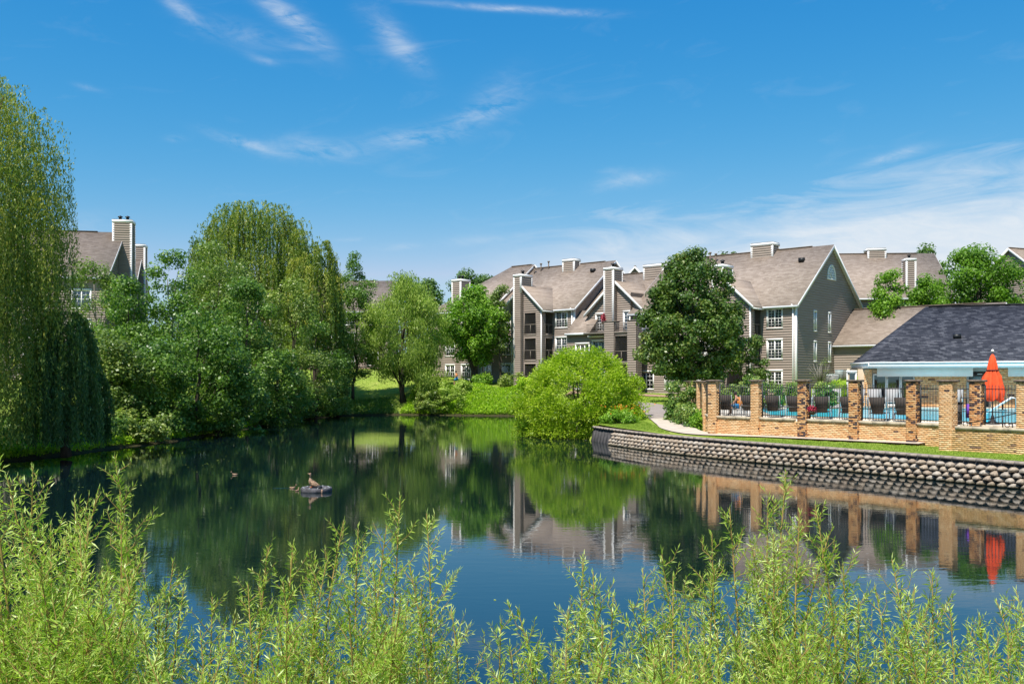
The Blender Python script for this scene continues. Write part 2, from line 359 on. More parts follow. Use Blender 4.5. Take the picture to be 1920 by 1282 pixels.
class MB:
    def __init__(s): s.v = []; s.f = []; s.t = []
    def poly(s, pts, t=.5):
        i = len(s.v); s.v += [tuple(p) for p in pts]; s.f.append(list(range(i, i + len(pts)))); s.t.append(t)
    def hexa(s, p, t=.5):
        """8 points: bottom 4 ccw, top 4 ccw"""
        i = len(s.v); s.v += [tuple(q) for q in p]
        for f in ((0, 3, 2, 1), (4, 5, 6, 7), (0, 1, 5, 4), (1, 2, 6, 5), (2, 3, 7, 6), (3, 0, 4, 7)): s.f.append([i + k for k in f]); s.t.append(t)
    def box(s, x0, x1, y0, y1, z0, z1, t=.5):
        s.hexa([(x0, y0, z0), (x1, y0, z0), (x1, y1, z0), (x0, y1, z0), (x0, y0, z1), (x1, y0, z1), (x1, y1, z1), (x0, y1, z1)], t)
    def pbox(s, P, s0, s1, z0, z1, o0, o1, t=.5):
        s.hexa([P.p(s0, z0, o1), P.p(s1, z0, o1), P.p(s1, z0, o0), P.p(s0, z0, o0), P.p(s0, z1, o1), P.p(s1, z1, o1), P.p(s1, z1, o0), P.p(s0, z1, o0)], t)
    def slab(s, pts, th, t=.5):
        """polygon with thickness downwards"""
        n = len(pts); i = len(s.v); s.v += [tuple(p) for p in pts] + [(p[0], p[1], p[2] - th) for p in pts]
        s.f.append([i + k for k in range(n)]); s.t.append(t); s.f.append([i + n + k for k in reversed(range(n))]); s.t.append(t)
        for k in range(n): s.f.append([i + k, i + n + k, i + n + (k + 1) % n, i + (k + 1) % n]); s.t.append(t)
    def bar(s, a, b, w, h=None, t=.5):
        h = h or w; a = Vector(a); b = Vector(b); d = (b - a).normalized(); u = d.cross(Vector((0, 0, 1)))
        u = u.normalized() if u.length > 1e-4 else Vector((1, 0, 0)); v = u.cross(d).normalized(); u = u * w / 2; v = v * h / 2
        s.hexa([a - u - v, a + u - v, b + u - v, b - u - v, a - u + v, a + u + v, b + u + v, b - u + v], t)
    def tube(s, pts, rad, n=8, t=.5, cap=True):
        P = [Vector(p) for p in pts]; m = len(P)
        if not hasattr(rad, '__len__'): rad = [rad] * m
        base = len(s.v); up = Vector((.13, .31, .94))
        for k in range(m):
            d = (P[min(k + 1, m - 1)] - P[max(k - 1, 0)]).normalized(); u = d.cross(up)
            if u.length < .05: u = d.cross(Vector((1, 0, 0)))
            u.normalize(); v = d.cross(u)
            for j in range(n):
                a = 2 * math.pi * j / n; s.v.append(tuple(P[k] + (u * math.cos(a) + v * math.sin(a)) * rad[k]))
        for k in range(m - 1):
            for j in range(n):
                s.f.append([base + k * n + j, base + k * n + (j + 1) % n, base + (k + 1) * n + (j + 1) % n, base + (k + 1) * n + j]); s.t.append(t)
        if cap: s.f.append([base + j for j in reversed(range(n))]); s.t.append(t); s.f.append([base + (m - 1) * n + j for j in range(n)]); s.t.append(t)
    def lathe(s, prof, n=16, c=(0, 0, 0), t=.5, fn=None):
        base = len(s.v); m = len(prof)
        for (r, z) in prof:
            for j in range(n):
                a = 2 * math.pi * j / n; q = r * (fn(a, z) if fn else 1); s.v.append((c[0] + q * math.cos(a), c[1] + q * math.sin(a), c[2] + z))
        for k in range(m - 1):
            for j in range(n): s.f.append([base + k * n + j, base + k * n + (j + 1) % n, base + (k + 1) * n + (j + 1) % n, base + (k + 1) * n + j]); s.t.append(t)
        s.f.append([base + j for j in reversed(range(n))]); s.t.append(t); s.f.append([base + (m - 1) * n + j for j in range(n)]); s.t.append(t)
    def mesh(s, name, m, smooth=False): return np_mesh(name, np.array(s.v, float).reshape(-1, 3), s.f, m, s.t, smooth)
    def build(s, name, m, parent=None, smooth=False, loc=None): return mobj(name, s.mesh(name, m, smooth), parent, loc)

# ---------------------------------------------------------------- foliage helpers
def unit(a): return a / np.maximum(np.linalg.norm(a, axis=-1, keepdims=True), 1e-9)
def rdir(n, r): return unit(r.normal(size=(n, 3)))
def leaf_cards(C, ax, nr, ln, wd):
    """diamond leaves: centre, long axis, rough normal, length, width -> V, F"""
    ax = unit(ax); sd = unit(np.cross(nr, ax)); ln = ln[:, None] * .5; wd = wd[:, None] * .5
    V = np.stack([C - ax * ln, C - ax * ln * .1 + sd * wd, C + ax * ln, C - ax * ln * .1 - sd * wd], 1).reshape(-1, 3)
    return V, np.arange(len(C) * 4).reshape(-1, 4)
def crown_points(r, H0, H1, rx, ry, prof, ncl, n, crad, squash=.8, lump=.2, inner=.35):
    hs = np.array([p[0] for p in prof]); rs = np.array([p[1] for p in prof])
    hh = np.linspace(0, 1, 200); w = np.interp(hh, hs, rs) + .15; w = np.cumsum(w); w /= w[-1]
    h = np.interp(r.random(ncl), w, hh); a = r.random(ncl) * 2 * math.pi
    ph = r.random(3) * 6.28
    R0 = np.interp(h, hs, rs) * (1 + lump * np.sin(3 * a + ph[0] + 5 * h) + lump * .7 * np.sin(5 * a + ph[1] - 7 * h))
    q = inner + (1 - inner) * np.sqrt(r.random(ncl))
    cc = np.stack([np.cos(a) * R0 * q * rx, np.sin(a) * R0 * q * ry, H0 + (H1 - H0) * h], 1)
    cr = crad * (.55 + .9 * r.random(ncl) ** 1.5); ctint = r.normal(0, .13, ncl)
    pw = cr ** 2.2; pw /= pw.sum(); idx = r.choice(ncl, n, p=pw)
    d = rdir(n, r); rad = cr[idx] * (1 - .75 * r.random(n) ** 1.6)
    P = cc[idx] + d * rad[:, None] * np.array([1, 1, squash])
    return P, d, ctint[idx], cc, cr
def crown(name, parent, m, r, H0, H1, rx, ry=None, prof=None, ncl=60, n=9000, crad=1.0, ll=.2, lw=.12, squash=.8, lump=.2, droop=0, inner=.35, tmean=.42, tip=.0, rad_align=0, zfloor=.15):
    ry = ry or rx; prof = prof or [(0, .45), (.25, .95), (.5, 1), (.75, .8), (.92, .5), (1, .22)]
    P, d, ct, cc, cr = crown_points(r, H0, H1, rx, ry, prof, ncl, n, crad, squash, lump, inner)
    P[:, 2] = np.maximum(P[:, 2], zfloor + r.random(n) * .4)
    nr = unit(d * .8 + rdir(n, r) * .75 + np.array([0, 0, .45]))
    ax = np.cross(nr, rdir(n, r)) + np.array([0, 0, -droop]) + d * rad_align
    s = .65 + .7 * r.random(n)
    V, Fc = leaf_cards(P, ax, nr, ll * s, lw * s)
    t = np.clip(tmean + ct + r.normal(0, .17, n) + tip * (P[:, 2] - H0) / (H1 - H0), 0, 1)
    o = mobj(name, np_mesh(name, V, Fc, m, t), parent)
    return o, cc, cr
def trunk(parent, m, r, top, rb, cc, nl=10, lean=(0, 0), stems=1, spread=.0, name='trunk', h0=.25, limb_r=.35):
    mb = MB(); ends = []
    for s in range(stems):
        a = r.random() * 6.28; dx, dy = math.cos(a) * spread, math.sin(a) * spread
        pts = []; rad = []
        for k in range(8):
            f = k / 7; pts.append((lean[0] * f + dx * f + r.normal(0, .012) * top, lean[1] * f + dy * f + r.normal(0, .012) * top, -0.3 + (top + .3) * f)); rad.append(rb * (1.25 if k == 0 else 1) * (1 - .8 * f))
        mb.tube(pts, rad, 9); ends.append((pts, rad))
    if len(cc):
        for k in range(nl):
            pts, rad = ends[k % stems]; c = cc[r.integers(len(cc))]; f = min(max(h0 + (1 - h0) * r.random() * .9, 0), .95); i = int(f * 7); b = Vector(pts[i])
            if c[2] < b.z - .5: continue
            e = Vector(c); mid = b.lerp(e, .5) + Vector((0, 0, .08 * (e - b).length)); r0 = rad[i] * (limb_r + .2 * r.random())
            mb.tube([b, b.lerp(mid, .5) + Vector(r.normal(0, .05, 3)), mid, mid.lerp(e, .5) + Vector(r.normal(0, .08, 3)), e], [r0, r0 * .8, r0 * .6, r0 * .4, r0 * .15], 6)
    return mb.build(name, m, parent, True)
# ---------------------------------------------------------------- land
def PX(px, Y): return (px - 960) / 1750 * Y
WALL_LINE = [(4.4, 55.2), (5.4, 51.5), (7.4, 46.3), (10.1, 41.3), (13.3, 36.4), (16.9, 30.4), (20.3, 24.5), (24.5, 17)]
POND = WALL_LINE[::-1] + [(4.6, 58), (5.6, 66), (5.6, 76), (4.4, 86), (2.0, 92.6), (-4.8, 94.3), (-11.6, 96.3), (-16.8, 94), (-19.2, 84), (-19.5, 74), (-19.4, 64), (-19.8, 55),
        (-21, 48.5), (-21.3, 45), (-22.6, 40), (-26, 34), (-30, 25), (-44, 16), (-40, 9.5), (-12, 8.8), (0, 8.2), (14, 8.8), (26, 11)]
POND = np.array(POND)
def sdist(x, y, poly=POND):
    x = np.asarray(x, float); y = np.asarray(y, float); d = np.full(x.shape, 1e9); ins = np.zeros(x.shape, bool)
    for i in range(len(poly)):
        ax, ay = poly[i]; bx, by = poly[(i + 1) % len(poly)]; ex, ey = bx - ax, by - ay
        t = np.clip(((x - ax) * ex + (y - ay) * ey) / (ex * ex + ey * ey), 0, 1)
        d = np.minimum(d, np.hypot(x - ax - ex * t, y - ay - ey * t))
        c = ((ay > y) != (by > y)) & (x < (bx - ax) * (y - ay) / (by - ay + 1e-12) + ax); ins ^= c
    return np.where(ins, -d, d)
def wdist(x, y):
    x = np.asarray(x, float); y = np.asarray(y, float); d = np.full(x.shape, 1e9)
    for (ax, ay), (bx, by) in zip(WALL_LINE[:-1], WALL_LINE[1:]):
        ex, ey = bx - ax, by - ay; t = np.clip(((x - ax) * ex + (y - ay) * ey) / (ex * ex + ey * ey), 0, 1)
        d = np.minimum(d, np.hypot(x - ax - ex * t, y - ay - ey * t))
    return d
CTRL = np.array([
    (-60, 140, 6.0), (-30, 135, 5.4), (-18, 118, 4.7), (-10, 111, 4.0), (0, 104, 3.2), (6.5, 98, 2.8), (14, 91, 2.3), (24, 81.5, 1.95), (20, 88, 2.2), (40, 95, 3.4), (0, 130, 5), (30, 130, 5), (70, 130, 6), (60, 100, 4.5), (90, 90, 5), (100, 150, 7), (0, 200, 8), (-100, 200, 9), (100, 200, 9),
    (28, 76, 3.0), (29.5, 79.5, 4.0), (33, 80, 4.2), (38, 84, 4.2), (25, 73, 2.0), (20, 72, 1.8), (15, 75, 1.8), (12, 66, 1.45),
    (-5.1, 100, 2.95), (-1.1, 97, 2.45), (2.6, 94, 2.2), (6.0, 86, 1.9), (8.6, 78, 1.7), (10.3, 71, 1.57), (9.4, 62, 1.37), (9.2, 54, 1.08), (9.6, 47.5, 1.0), (11, 43.5, .98), (14, 39, .97), (17, 35, 1.02), (20, 31, 1.05), (25, 24, 1.05), (12, 50, 1.2), (20, 50, 1.4), (30, 50, 1.4), (30, 35, 1.3), (40, 40, 1.6), (30, 62, 1.5), (45, 60, 2),
    (5.8, 51.5, .92), (7.8, 46.5, .9), (10.6, 41.5, .9), (13.8, 36.7, .9), (17.4, 30.7, .92), (21, 25, .92), (25, 17, .95),
    (-14, 103, 2.0), (-17, 108, 3.2), (-11, 105, 2.9), (-14, 114, 4.2), (-24, 100, 2.4), (-24, 85, 1.5), (-30, 85, 2.3), (-25, 70, 1.3), (-33, 70, 2.6), (-26, 58, 1.2), (-34, 60, 2.8), (-28, 46, 1.0), (-40, 50, 2.8), (-35, 35, 1.5), (-60, 60, 4), (-60, 100, 5), (-45, 85, 3.6), (-60, 20, 2), (-40, 3, 1.2), (0, 4, 1.0), (0, -10, 2.0), (-30, -10, 2), (30, -10, 2), (20, 5, 1.0), (60, 20, 2), (60, -10, 2), (-12, 5, .8), (12, 5, .8)], float)
def _k(r): return -np.sqrt(r * r + 4.0)
_d = np.hypot(CTRL[:, None, 0] - CTRL[None, :, 0], CTRL[:, None, 1] - CTRL[None, :, 1])
_n = len(CTRL); _Amat = np.zeros((_n + 3, _n + 3)); _Amat[:_n, :_n] = _k(_d) + np.eye(_n) * .6
_Pm = np.c_[np.ones(_n), CTRL[:, :2]]; _Amat[:_n, _n:] = _Pm; _Amat[_n:, :_n] = _Pm.T
_w = np.linalg.solve(_Amat, np.r_[CTRL[:, 2], 0, 0, 0])
def base_z0(x, y):
    x = np.asarray(x, float); y = np.asarray(y, float); z = _w[_n] + _w[_n + 1] * x + _w[_n + 2] * y
    for i in range(_n): z = z + _w[i] * _k(np.hypot(x - CTRL[i, 0], y - CTRL[i, 1]))
    return np.clip(z, .35, 14)
def base_z(x, y):
    x = np.asarray(x, float); y = np.asarray(y, float); z = base_z0(x, y); w = (x - 11.5) * .758 + (y - 44.0) * .652
    flat = .80 + .055 * np.minimum(wdist(x, y), 5); k = np.clip((50.5 - y) / 5, 0, 1) * np.clip((2.5 - w) / 1.5, 0, 1) * (x > 3); k = k * k * (3 - 2 * k)
    return z * (1 - k) + flat * k
FO = np.array((11.5, 44.0)); FD = np.array((.652, -.758)); FN = np.array((.758, .652))      # fence line: origin at a pillar, direction, inward
def FP(s, w=0): q = FO + FD * s + FN * w; return float(q[0]), float(q[1])
DECK = np.array([FP(-2.6, .1), FP(16, .1), FP(16, 30), (34, 74), (26.5, 72), (10.9, 59)])
def gz(x, y):
    x = np.asarray(x, float); y = np.asarray(y, float)
    s = sdist(x, y); wd = wdist(x, y); z = base_z(x, y)
    t = np.clip(s / 4.5, 0, 1); t = t * t * (3 - 2 * t); soft = .12 + (z - .12) * t
    nearwall = np.clip(1 - (wd - .2) / 1.6, 0, 1) * (s > .1)
    nearwall = np.where(s > 0, nearwall, 0)
    zz = soft * (1 - nearwall) + z * nearwall
    far = s > 0
    # right of the wall line the bank is built up, so no slope there
    tw = np.clip(1 - (wd - s) / 2.5, 0, 1); tw = tw * tw * (3 - 2 * tw); zz = np.where(far, soft + (z - soft) * tw, zz)
    inside = np.where(wd < 2.0, -1.0, .10 + np.maximum(s * .6, -1.6))
    zz = np.where((s < .80) & (wd < .82), np.where(s < .5, -1.0, .55), zz)
    return np.where(s <= 0, inside, zz)
def gz1(x, y): return float(gz(np.array([x]), np.array([y]))[0])
def axis_pts(segs):
    out = []
    for a, b, st in segs: out += list(np.arange(a, b, st))
    return np.array(out + [segs[-1][1]])
gx = axis_pts([(-900, -200, 70), (-200, -60, 8), (-60, 40, .55), (40, 80, 2.5), (80, 200, 8), (200, 900, 70)])
gy = axis_pts([(-900, -100, 80), (-100, -10, 10), (-10, 6, 1), (6, 112, .55), (112, 170, 2.5), (170, 400, 15), (400, 1400, 100)])
GX, GY = np.meshgrid(gx, gy); GZ = gz(GX, GY)
dm = sdist(GX, GY, DECK); GZ = np.where(dm < .4, np.minimum(GZ, .9), GZ)
GZ = GZ + np.where((sdist(GX, GY) > 3) & (dm > 1) & (wdist(GX, GY) > 9), .05 * np.sin(GX * .7 + 1) * np.cos(GY * .53) + .03 * np.sin(GX * 1.9) * np.sin(GY * 1.7), 0)
nx, ny = len(gx), len(gy); ii = np.arange(nx * ny).reshape(ny, nx)
Fq = np.stack([ii[:-1, :-1].ravel(), ii[:-1, 1:].ravel(), ii[1:, 1:].ravel(), ii[1:, :-1].ravel()], 1)
sd_ = sdist(GX, GY); earth = np.clip(1 - (sd_ - .2) / 1.1, 0, 1) * (wdist(GX, GY) > 1.3)
earth = np.maximum(earth, np.clip(1 - np.abs(GX + 25) / 7, 0, 1) * (GY > 38) * (GY < 92) * .75)
ground = mobj('ground', np_mesh('ground', np.stack([GX, GY, GZ], 2).reshape(-1, 3), Fq, MT['lawn'], None, True, {'earth': ('POINT', earth.ravel())}))
tag(ground, kind='structure')
mb = MB(); mb.poly([(-60, -2, 0), (45, -2, 0), (45, 112, 0), (-60, 112, 0)]); water = mb.build('pond_water', MT['water']); tag(water, kind='structure')

def ribbon(name, pts, m, dz=.03, parent=None, zfun=None, thick=.0, kind='structure'):
    """pts: list of (x, y, halfwidth_left, halfwidth_right) resampled along a smooth curve"""
    P = np.array(pts, float); out = []
    for i in range(len(P) - 1):
        p0, p1, p2, p3 = P[max(i - 1, 0)], P[i], P[i + 1], P[min(i + 2, len(P) - 1)]
        n = max(2, int(np.hypot(*(p2 - p1)[:2]) / .6))
        for k in range(n):
            t = k / n; out.append(.5 * ((2 * p1) + (-p0 + p2) * t + (2 * p0 - 5 * p1 + 4 * p2 - p3) * t * t + (-p0 + 3 * p1 - 3 * p2 + p3) * t ** 3))
    out.append(P[-1]); Q = np.array(out); T = np.gradient(Q[:, :2], axis=0); T = unit(T); Nn = np.stack([-T[:, 1], T[:, 0]], 1)
    V = []; nn = 5
    for j in range(nn):
        f = j / (nn - 1); off = Q[:, 2] * (1 - f) - Q[:, 3] * f; xy = Q[:, :2] + Nn * off[:, None]
        z = (zfun or gz)(xy[:, 0], xy[:, 1]) + dz; V.append(np.c_[xy, z])
    V = np.stack(V, 1); k = len(Q); I = np.arange(k * nn).reshape(k, nn)
    Fc = np.stack([I[:-1, :-1].ravel(), I[:-1, 1:].ravel(), I[1:, 1:].ravel(), I[1:, :-1].ravel()], 1)[:, ::-1]
    o = mobj(name, np_mesh(name, V.reshape(-1, 3), np.ascontiguousarray(Fc), m, None, True), parent)
    return tag(o, kind=kind)
PATH = [(-8.5, 100.6, .9, .9), (-5.1, 100, .9, .9), (-1.1, 97, .9, .9), (2.9, 93, .9, .9), (7.3, 85, .9, .9), (9.6, 78, .9, .9), (10.6, 71, 1.0, 1.0), (10.0, 63, 1.0, 1.0), (9.4, 57, 1.0, 1.0)]
MT['asphalt'] = simple('worn_path_asphalt', (.30, .25, .215), .9, .15, 2.5, .15, .3)
ribbon('path', PATH, MT['asphalt'], .06)
ribbon('pavement', [(9.42, 57.2, .98, .95), (9.1, 53.0, .9, .9), (8.75, 49.5, .85, .8), (9.1, 46.6, .62, .5), (10.3, 44.6, .5, .25)] + [FP(s, -.45) + (.42, .15) for s in (.6, 2.5, 5, 7.0, 8.1)], MT['concrete'], .07)
# the strip of lawn that meets the back of the retaining wall
wl = np.array(WALL_LINE)
ribbon('lawn_strip', [(x, y, 2.3, -.62) for x, y in WALL_LINE], MT['lawn'], .0, zfun=lambda x, y: np.maximum(base_z(x, y), .80) + .012)
MT_M = MT['mulch']
ribbon('mulch_bed', [(6.55 + .755 * t - .656 * 3.4, 98 - .656 * t - .755 * 3.4, .9, .9) for t in (2, 6, 10, 13, 15, 17)], MT_M, .08)
ribbon('mulch_bed', [(-41, 126, 1.2, 1.0), (-30, 126, 1.2, 1.0), (-16, 126, 1.2, 1.0)], MT_M, .08)
# pool deck and pool
mb = MB(); mb.slab([(x, y, 1.80) for x, y in DECK], 1.2); tag(mb.build('pool_deck', MT['deck']), kind='structure')
POOL = [(12.9, 46.9), (20.3, 38.3), (34.0, 45), (33.5, 57), (24, 60.5), (15.2, 58.5)]
mb = MB(); mb.poly([(x, y, 1.815) for x, y in POOL]); tag(mb.build('pool_water', MT['pool']), kind='structure')
cx_, cy_ = np.mean(np.array(POOL), 0); mb = MB()
for i in range(len(POOL)):
    a, b = np.array(POOL[i]), np.array(POOL[(i + 1) % len(POOL)]); g = lambda p, k: tuple(p + (np.array((cx_, cy_)) - p) * k)
    a0, b0, a1, b1 = g(a, -.03), g(b, -.03), g(a, .012), g(b, .012)
    mb.slab([a0 + (1.84,), b0 + (1.84,), b1 + (1.84,), a1 + (1.84,)], .1)
tag(mb.build('pool_edge', MT['coping']), kind='structure')

# ---------------------------------------------------------------- retaining wall of split-face blocks
def smooth_line(P, step):
    P = np.array(P, float); out = []
    for i in range(len(P) - 1):
        p0, p1, p2, p3 = P[max(i - 1, 0)], P[i], P[i + 1], P[min(i + 2, len(P) - 1)]
        for k in range(40):
            t = k / 40; out.append(.5 * ((2 * p1) + (-p0 + p2) * t + (2 * p0 - 5 * p1 + 4 * p2 - p3) * t * t + (-p0 + 3 * p1 - 3 * p2 + p3) * t ** 3))
    Q = np.array(out + [P[-1]]); L = np.r_[0, np.cumsum(np.hypot(*np.diff(Q, axis=0).T))]
    s = np.arange(0, L[-1], step); return np.c_[np.interp(s, L, Q[:, 0]), np.interp(s, L, Q[:, 1])], s
rw = thing('retaining_wall', 'curved retaining wall of staggered rough tan blocks at the pond edge below the brick pool wall', 'retaining wall')
def block_mesh(r):
    # a split-face block: wide back, pitched nose, rough front
    w, h, d = .172, .088, .20
    V = []; F_ = []
    g = [(-w, .03), (-w * .80, -d * .52), (-w * .50, -d * .98), (0, -d * 1.03), (w * .52, -d * .96), (w * .82, -d * .50), (w, .03)]
    for zi, zz in enumerate((-h, -h * .45, h * .25, h * .9)):
        k = (.72, 1.08, .96, .36)[zi]
        for (x, y) in g: V.append((x * (.74, 1.0, .80, .34)[zi] + r.normal(0, .011), y * k + (r.normal(0, .024) if y < 0 else 0), zz + r.normal(0, .009)))
    n = len(g)
    for zi in range(3):
        for j in range(n - 1): F_.append([zi * n + j, zi * n + j + 1, (zi + 1) * n + j + 1, (zi + 1) * n + j])
    F_.append([3 * n + j for j in range(n)]); F_.append([j for j in reversed(range(n))])
    return np.array(V), F_
BLK = [block_mesh(rng) for _ in range(14)]; BLKM = [np_mesh('stone_block', v, f, MT['block']) for v, f in BLK]
cand = []; NC = 4
for c in range(NC):
    line, s_ = smooth_line(WALL_LINE, .385)
    T = unit(np.gradient(line, axis=0)); Nn = np.stack([-T[:, 1], T[:, 0]], 1)     # into the bank
    for k in range(len(line)):
        f = (.5 if c % 2 else 0); p = line[k] + T[k] * .385 * f + Nn[k] * (.12 + .085 * c)
        if p[1] < 15 or p[1] > 51.8: continue
        cand.append((float(np.hypot(*p)), p[0], p[1],   .075 + .175 * c, math.atan2(T[k][1], T[k][0])))
vis = [c for c in cand if abs((c[1] / c[2]) * 1750) < 975]; rest = [c for c in cand if not abs((c[1] / c[2]) * 1750) < 975]
vis.sort(key=lambda c: c[0]); near, far_ = vis[:298], vis[298:] + rest
for i, (_, x, y, z, a) in enumerate(near):
    o = mobj('stone_block', BLKM[(i * 5) % 14], rw, (x, y, z)); o.rotation_euler = (0, rng.normal(0, .03), a + rng.normal(0, .07)); o.scale = (1, rng.uniform(.82, 1.15), rng.uniform(.92, 1.04))
V = []; F_ = []; t_ = []; b0 = 0
for i, (_, x, y, z, a) in enumerate(far_):
    v, f = BLK[(i * 5) % 14]; c, s = math.cos(a), math.sin(a); V.append(np.c_[v[:, 0] * c - v[:, 1] * s + x, v[:, 0] * s + v[:, 1] * c + y, v[:, 2] + z]); F_ += [[b0 + q for q in ff] for ff in f]; t_ += [rng.random()] * len(f); b0 += len(v)
tag(mobj('far_blocks', np_mesh('far_blocks', np.concatenate(V), F_, MT['block_far'], t_), rw), kind='stuff')
# fill behind the blocks, shade of the gaps put into its dark colour; cap stones
line, s_ = smooth_line(WALL_LINE, .5); T = unit(np.gradient(line, axis=0)); Nn = np.stack([-T[:, 1], T[:, 0]], 1)
MT['fill'] = simple('shade_toned_fill_stone', (.075, .07, .07), .95, .3, 5, .1, .5)
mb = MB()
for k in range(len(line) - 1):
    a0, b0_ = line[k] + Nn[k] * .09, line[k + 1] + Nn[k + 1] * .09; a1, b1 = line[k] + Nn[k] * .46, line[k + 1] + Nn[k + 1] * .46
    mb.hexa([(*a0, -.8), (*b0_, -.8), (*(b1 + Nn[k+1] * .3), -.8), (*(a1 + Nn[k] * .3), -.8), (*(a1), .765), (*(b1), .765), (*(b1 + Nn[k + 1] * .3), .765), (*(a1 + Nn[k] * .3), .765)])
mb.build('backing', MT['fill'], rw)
line, s_ = smooth_line(WALL_LINE, .46); T = unit(np.gradient(line, axis=0)); Nn = np.stack([-T[:, 1], T[:, 0]], 1)
for k in range(len(line) - 1):
    if line[k][1] < 15: continue
    p = (line[k] + line[k + 1]) / 2 + Nn[k] * .55; mb = MB(); e = [rng.normal(0, .010) for _ in range(8)]
    mb.hexa([(-.215, -.19 + e[0], -.05), (.215, -.19 + e[1], -.05), (.215, .2, -.05), (-.215, .2, -.05), (-.21, -.175 + e[0], .05 + e[2]), (.21, -.175 + e[1], .05 + e[3]), (.21, .2, .05), (-.21, .2, .05)])
    o = mb.build('cap_stone', MT['stone_cap'], rw, loc=(p[0], p[1], .815)); o.rotation_euler = (0, 0, math.atan2(T[k][1], T[k][0]))
# ---------------------------------------------------------------- building kit (local frame: x along the facade, -y outwards, z up)
COURSE = .225
def clap(mb, P, z0, z1, fa, fb, holes=(), out=0):
    """clapboards between heights z0, z1; fa(z), fb(z) the side limits; holes (s0, s1, z0, z1)"""
    n = max(1, round((z1 - z0) / COURSE)); h = (z1 - z0) / n
    for k in range(n):
        a, b = z0 + k * h, z0 + (k + 1) * h; zm = (a + b) / 2
        L0, R0, L1, R1 = fa(a), fb(a), fa(b), fb(b)
        if R0 - L0 < .02 and R1 - L1 < .02: continue
        cuts = sorted([(q[0], q[1]) for q in holes if q[2] < zm < q[3] and q[1] > min(L0, L1) and q[0] < max(R0, R1)])
        segs = []; cur = None
        for (c0, c1) in cuts:
            segs.append((cur, c0)); cur = c1
        segs.append((cur, None)); t = .5
        for (l, r) in segs:
            l0, l1 = (L0, L1) if l is None else (l, l); r0, r1 = (R0, R1) if r is None else (r, r)
            if r0 - l0 < .01 and r1 - l1 < .01: continue
            r0 = max(r0, l0); r1 = max(r1, l1)
            mb.poly([P.p(l0, a, out + .075), P.p(r0, a, out + .075), P.p(r1, b, out + .002), P.p(l1, b, out + .002)], t)
            mb.poly([P.p(l0, a, out), P.p(r0, a, out), P.p(r0, a, out + .075), P.p(l0, a, out + .075)], t)
def wall(parent, P, z0, z1, fa, fb, holes=(), name='clapboard_wall'):
    c = (lambda v: (lambda z: v)); fa = fa if callable(fa) else c(fa); fb = fb if callable(fb) else c(fb)
    mb = MB(); clap(mb, P, z0, z1, fa, fb, holes); return tag(mb.build(name, MT['siding'], parent), kind='stuff')
def window(parent, P, s0, s1, z0, z1, cols=2, grid=(2, 2), blind='blind', casing=.11, trim='trim', drop=0.0, head=.16):
    """casing and sashes; children: panes, glazing bars, blind (the dark ones stand for an unlit room)"""
    mb = MB(); e = .0
    mb.pbox(P, s0 - casing, s0, z0, z1, 0, .075); mb.pbox(P, s1, s1 + casing, z0, z1, 0, .075)
    mb.pbox(P, s0 - casing - .02, s1 + casing + .02, z1, z1 + head, 0, .09); mb.pbox(P, s0 - casing - .02, s1 + casing + .02, z0 - .09, z0, 0, .10)
    w = (s1 - s0) / cols; sf = .05
    for c in range(cols):
        a, b = s0 + c * w, s0 + (c + 1) * w; zm = (z0 + z1) / 2
        mb.pbox(P, a, a + sf, z0, z1, -.06, .0); mb.pbox(P, b - sf, b, z0, z1, -.06, .0)
        mb.pbox(P, a + sf, b - sf, z0, z0 + sf, -.06, .0); mb.pbox(P, a + sf, b - sf, z1 - sf, z1, -.06, .0)
        mb.pbox(P, a + sf, b - sf, zm - .03, zm + .03, -.06, .01)
        if c: mb.pbox(P, a - .045, a + .045, z0, z1, .0, .04)
    w_o = mb.build('window', MT[trim], parent)
    for c in range(cols):
        a, b = s0 + c * w, s0 + (c + 1) * w; zm = (z0 + z1) / 2; g = MB()
        for (za, zb) in ((z0 + sf, zm - .03), (zm + .03, z1 - sf)):
            p = MB(); p.poly([P.p(a + sf, za, -.035), P.p(b - sf, za, -.035), P.p(b - sf, zb, -.035), P.p(a + sf, zb, -.035)]); p.build('pane', MT['glass'], w_o)
            if grid:
                for i in range(1, grid[0]): x = a + sf + (b - a - 2 * sf) * i / grid[0]; g.pbox(P, x - .014, x + .014, za, zb, -.033, -.012)
                for j in range(1, grid[1]): z = za + (zb - za) * j / grid[1]; g.pbox(P, a + sf, b - sf, z - .014, z + .014, -.033, -.013)
        if grid: g.build('glazing_bars', MT[trim], w_o)
    zb = z0 + (z1 - z0) * drop; bl = MB()
    if drop < 1: bl.poly([P.p(s0, zb, -.15), P.p(s1, zb, -.15), P.p(s1, z1, -.15), P.p(s0, z1, -.15)])
    if drop < 1: bl.build('blind', MT[blind], w_o)  # the dark ones are no blinds but sheets coloured like a shaded room
    d = MB(); i = -.25
    d.poly([P.p(s0, z0, i), P.p(s1, z0, i), P.p(s1, z1, i), P.p(s0, z1, i)])
    for q in ((s0, z0, s0, z1), (s1, z0, s1, z1)): d.poly([P.p(q[0], q[1], -.06), P.p(q[0], q[1], i), P.p(q[2], q[3], i), P.p(q[2], q[3], -.06)])
    for z in (z0, z1): d.poly([P.p(s0, z, -.06), P.p(s1, z, -.06), P.p(s1, z, i), P.p(s0, z, i)])
    d.build('reveal', MT['dark_room'] if drop else MT['interior'], w_o); return w_o
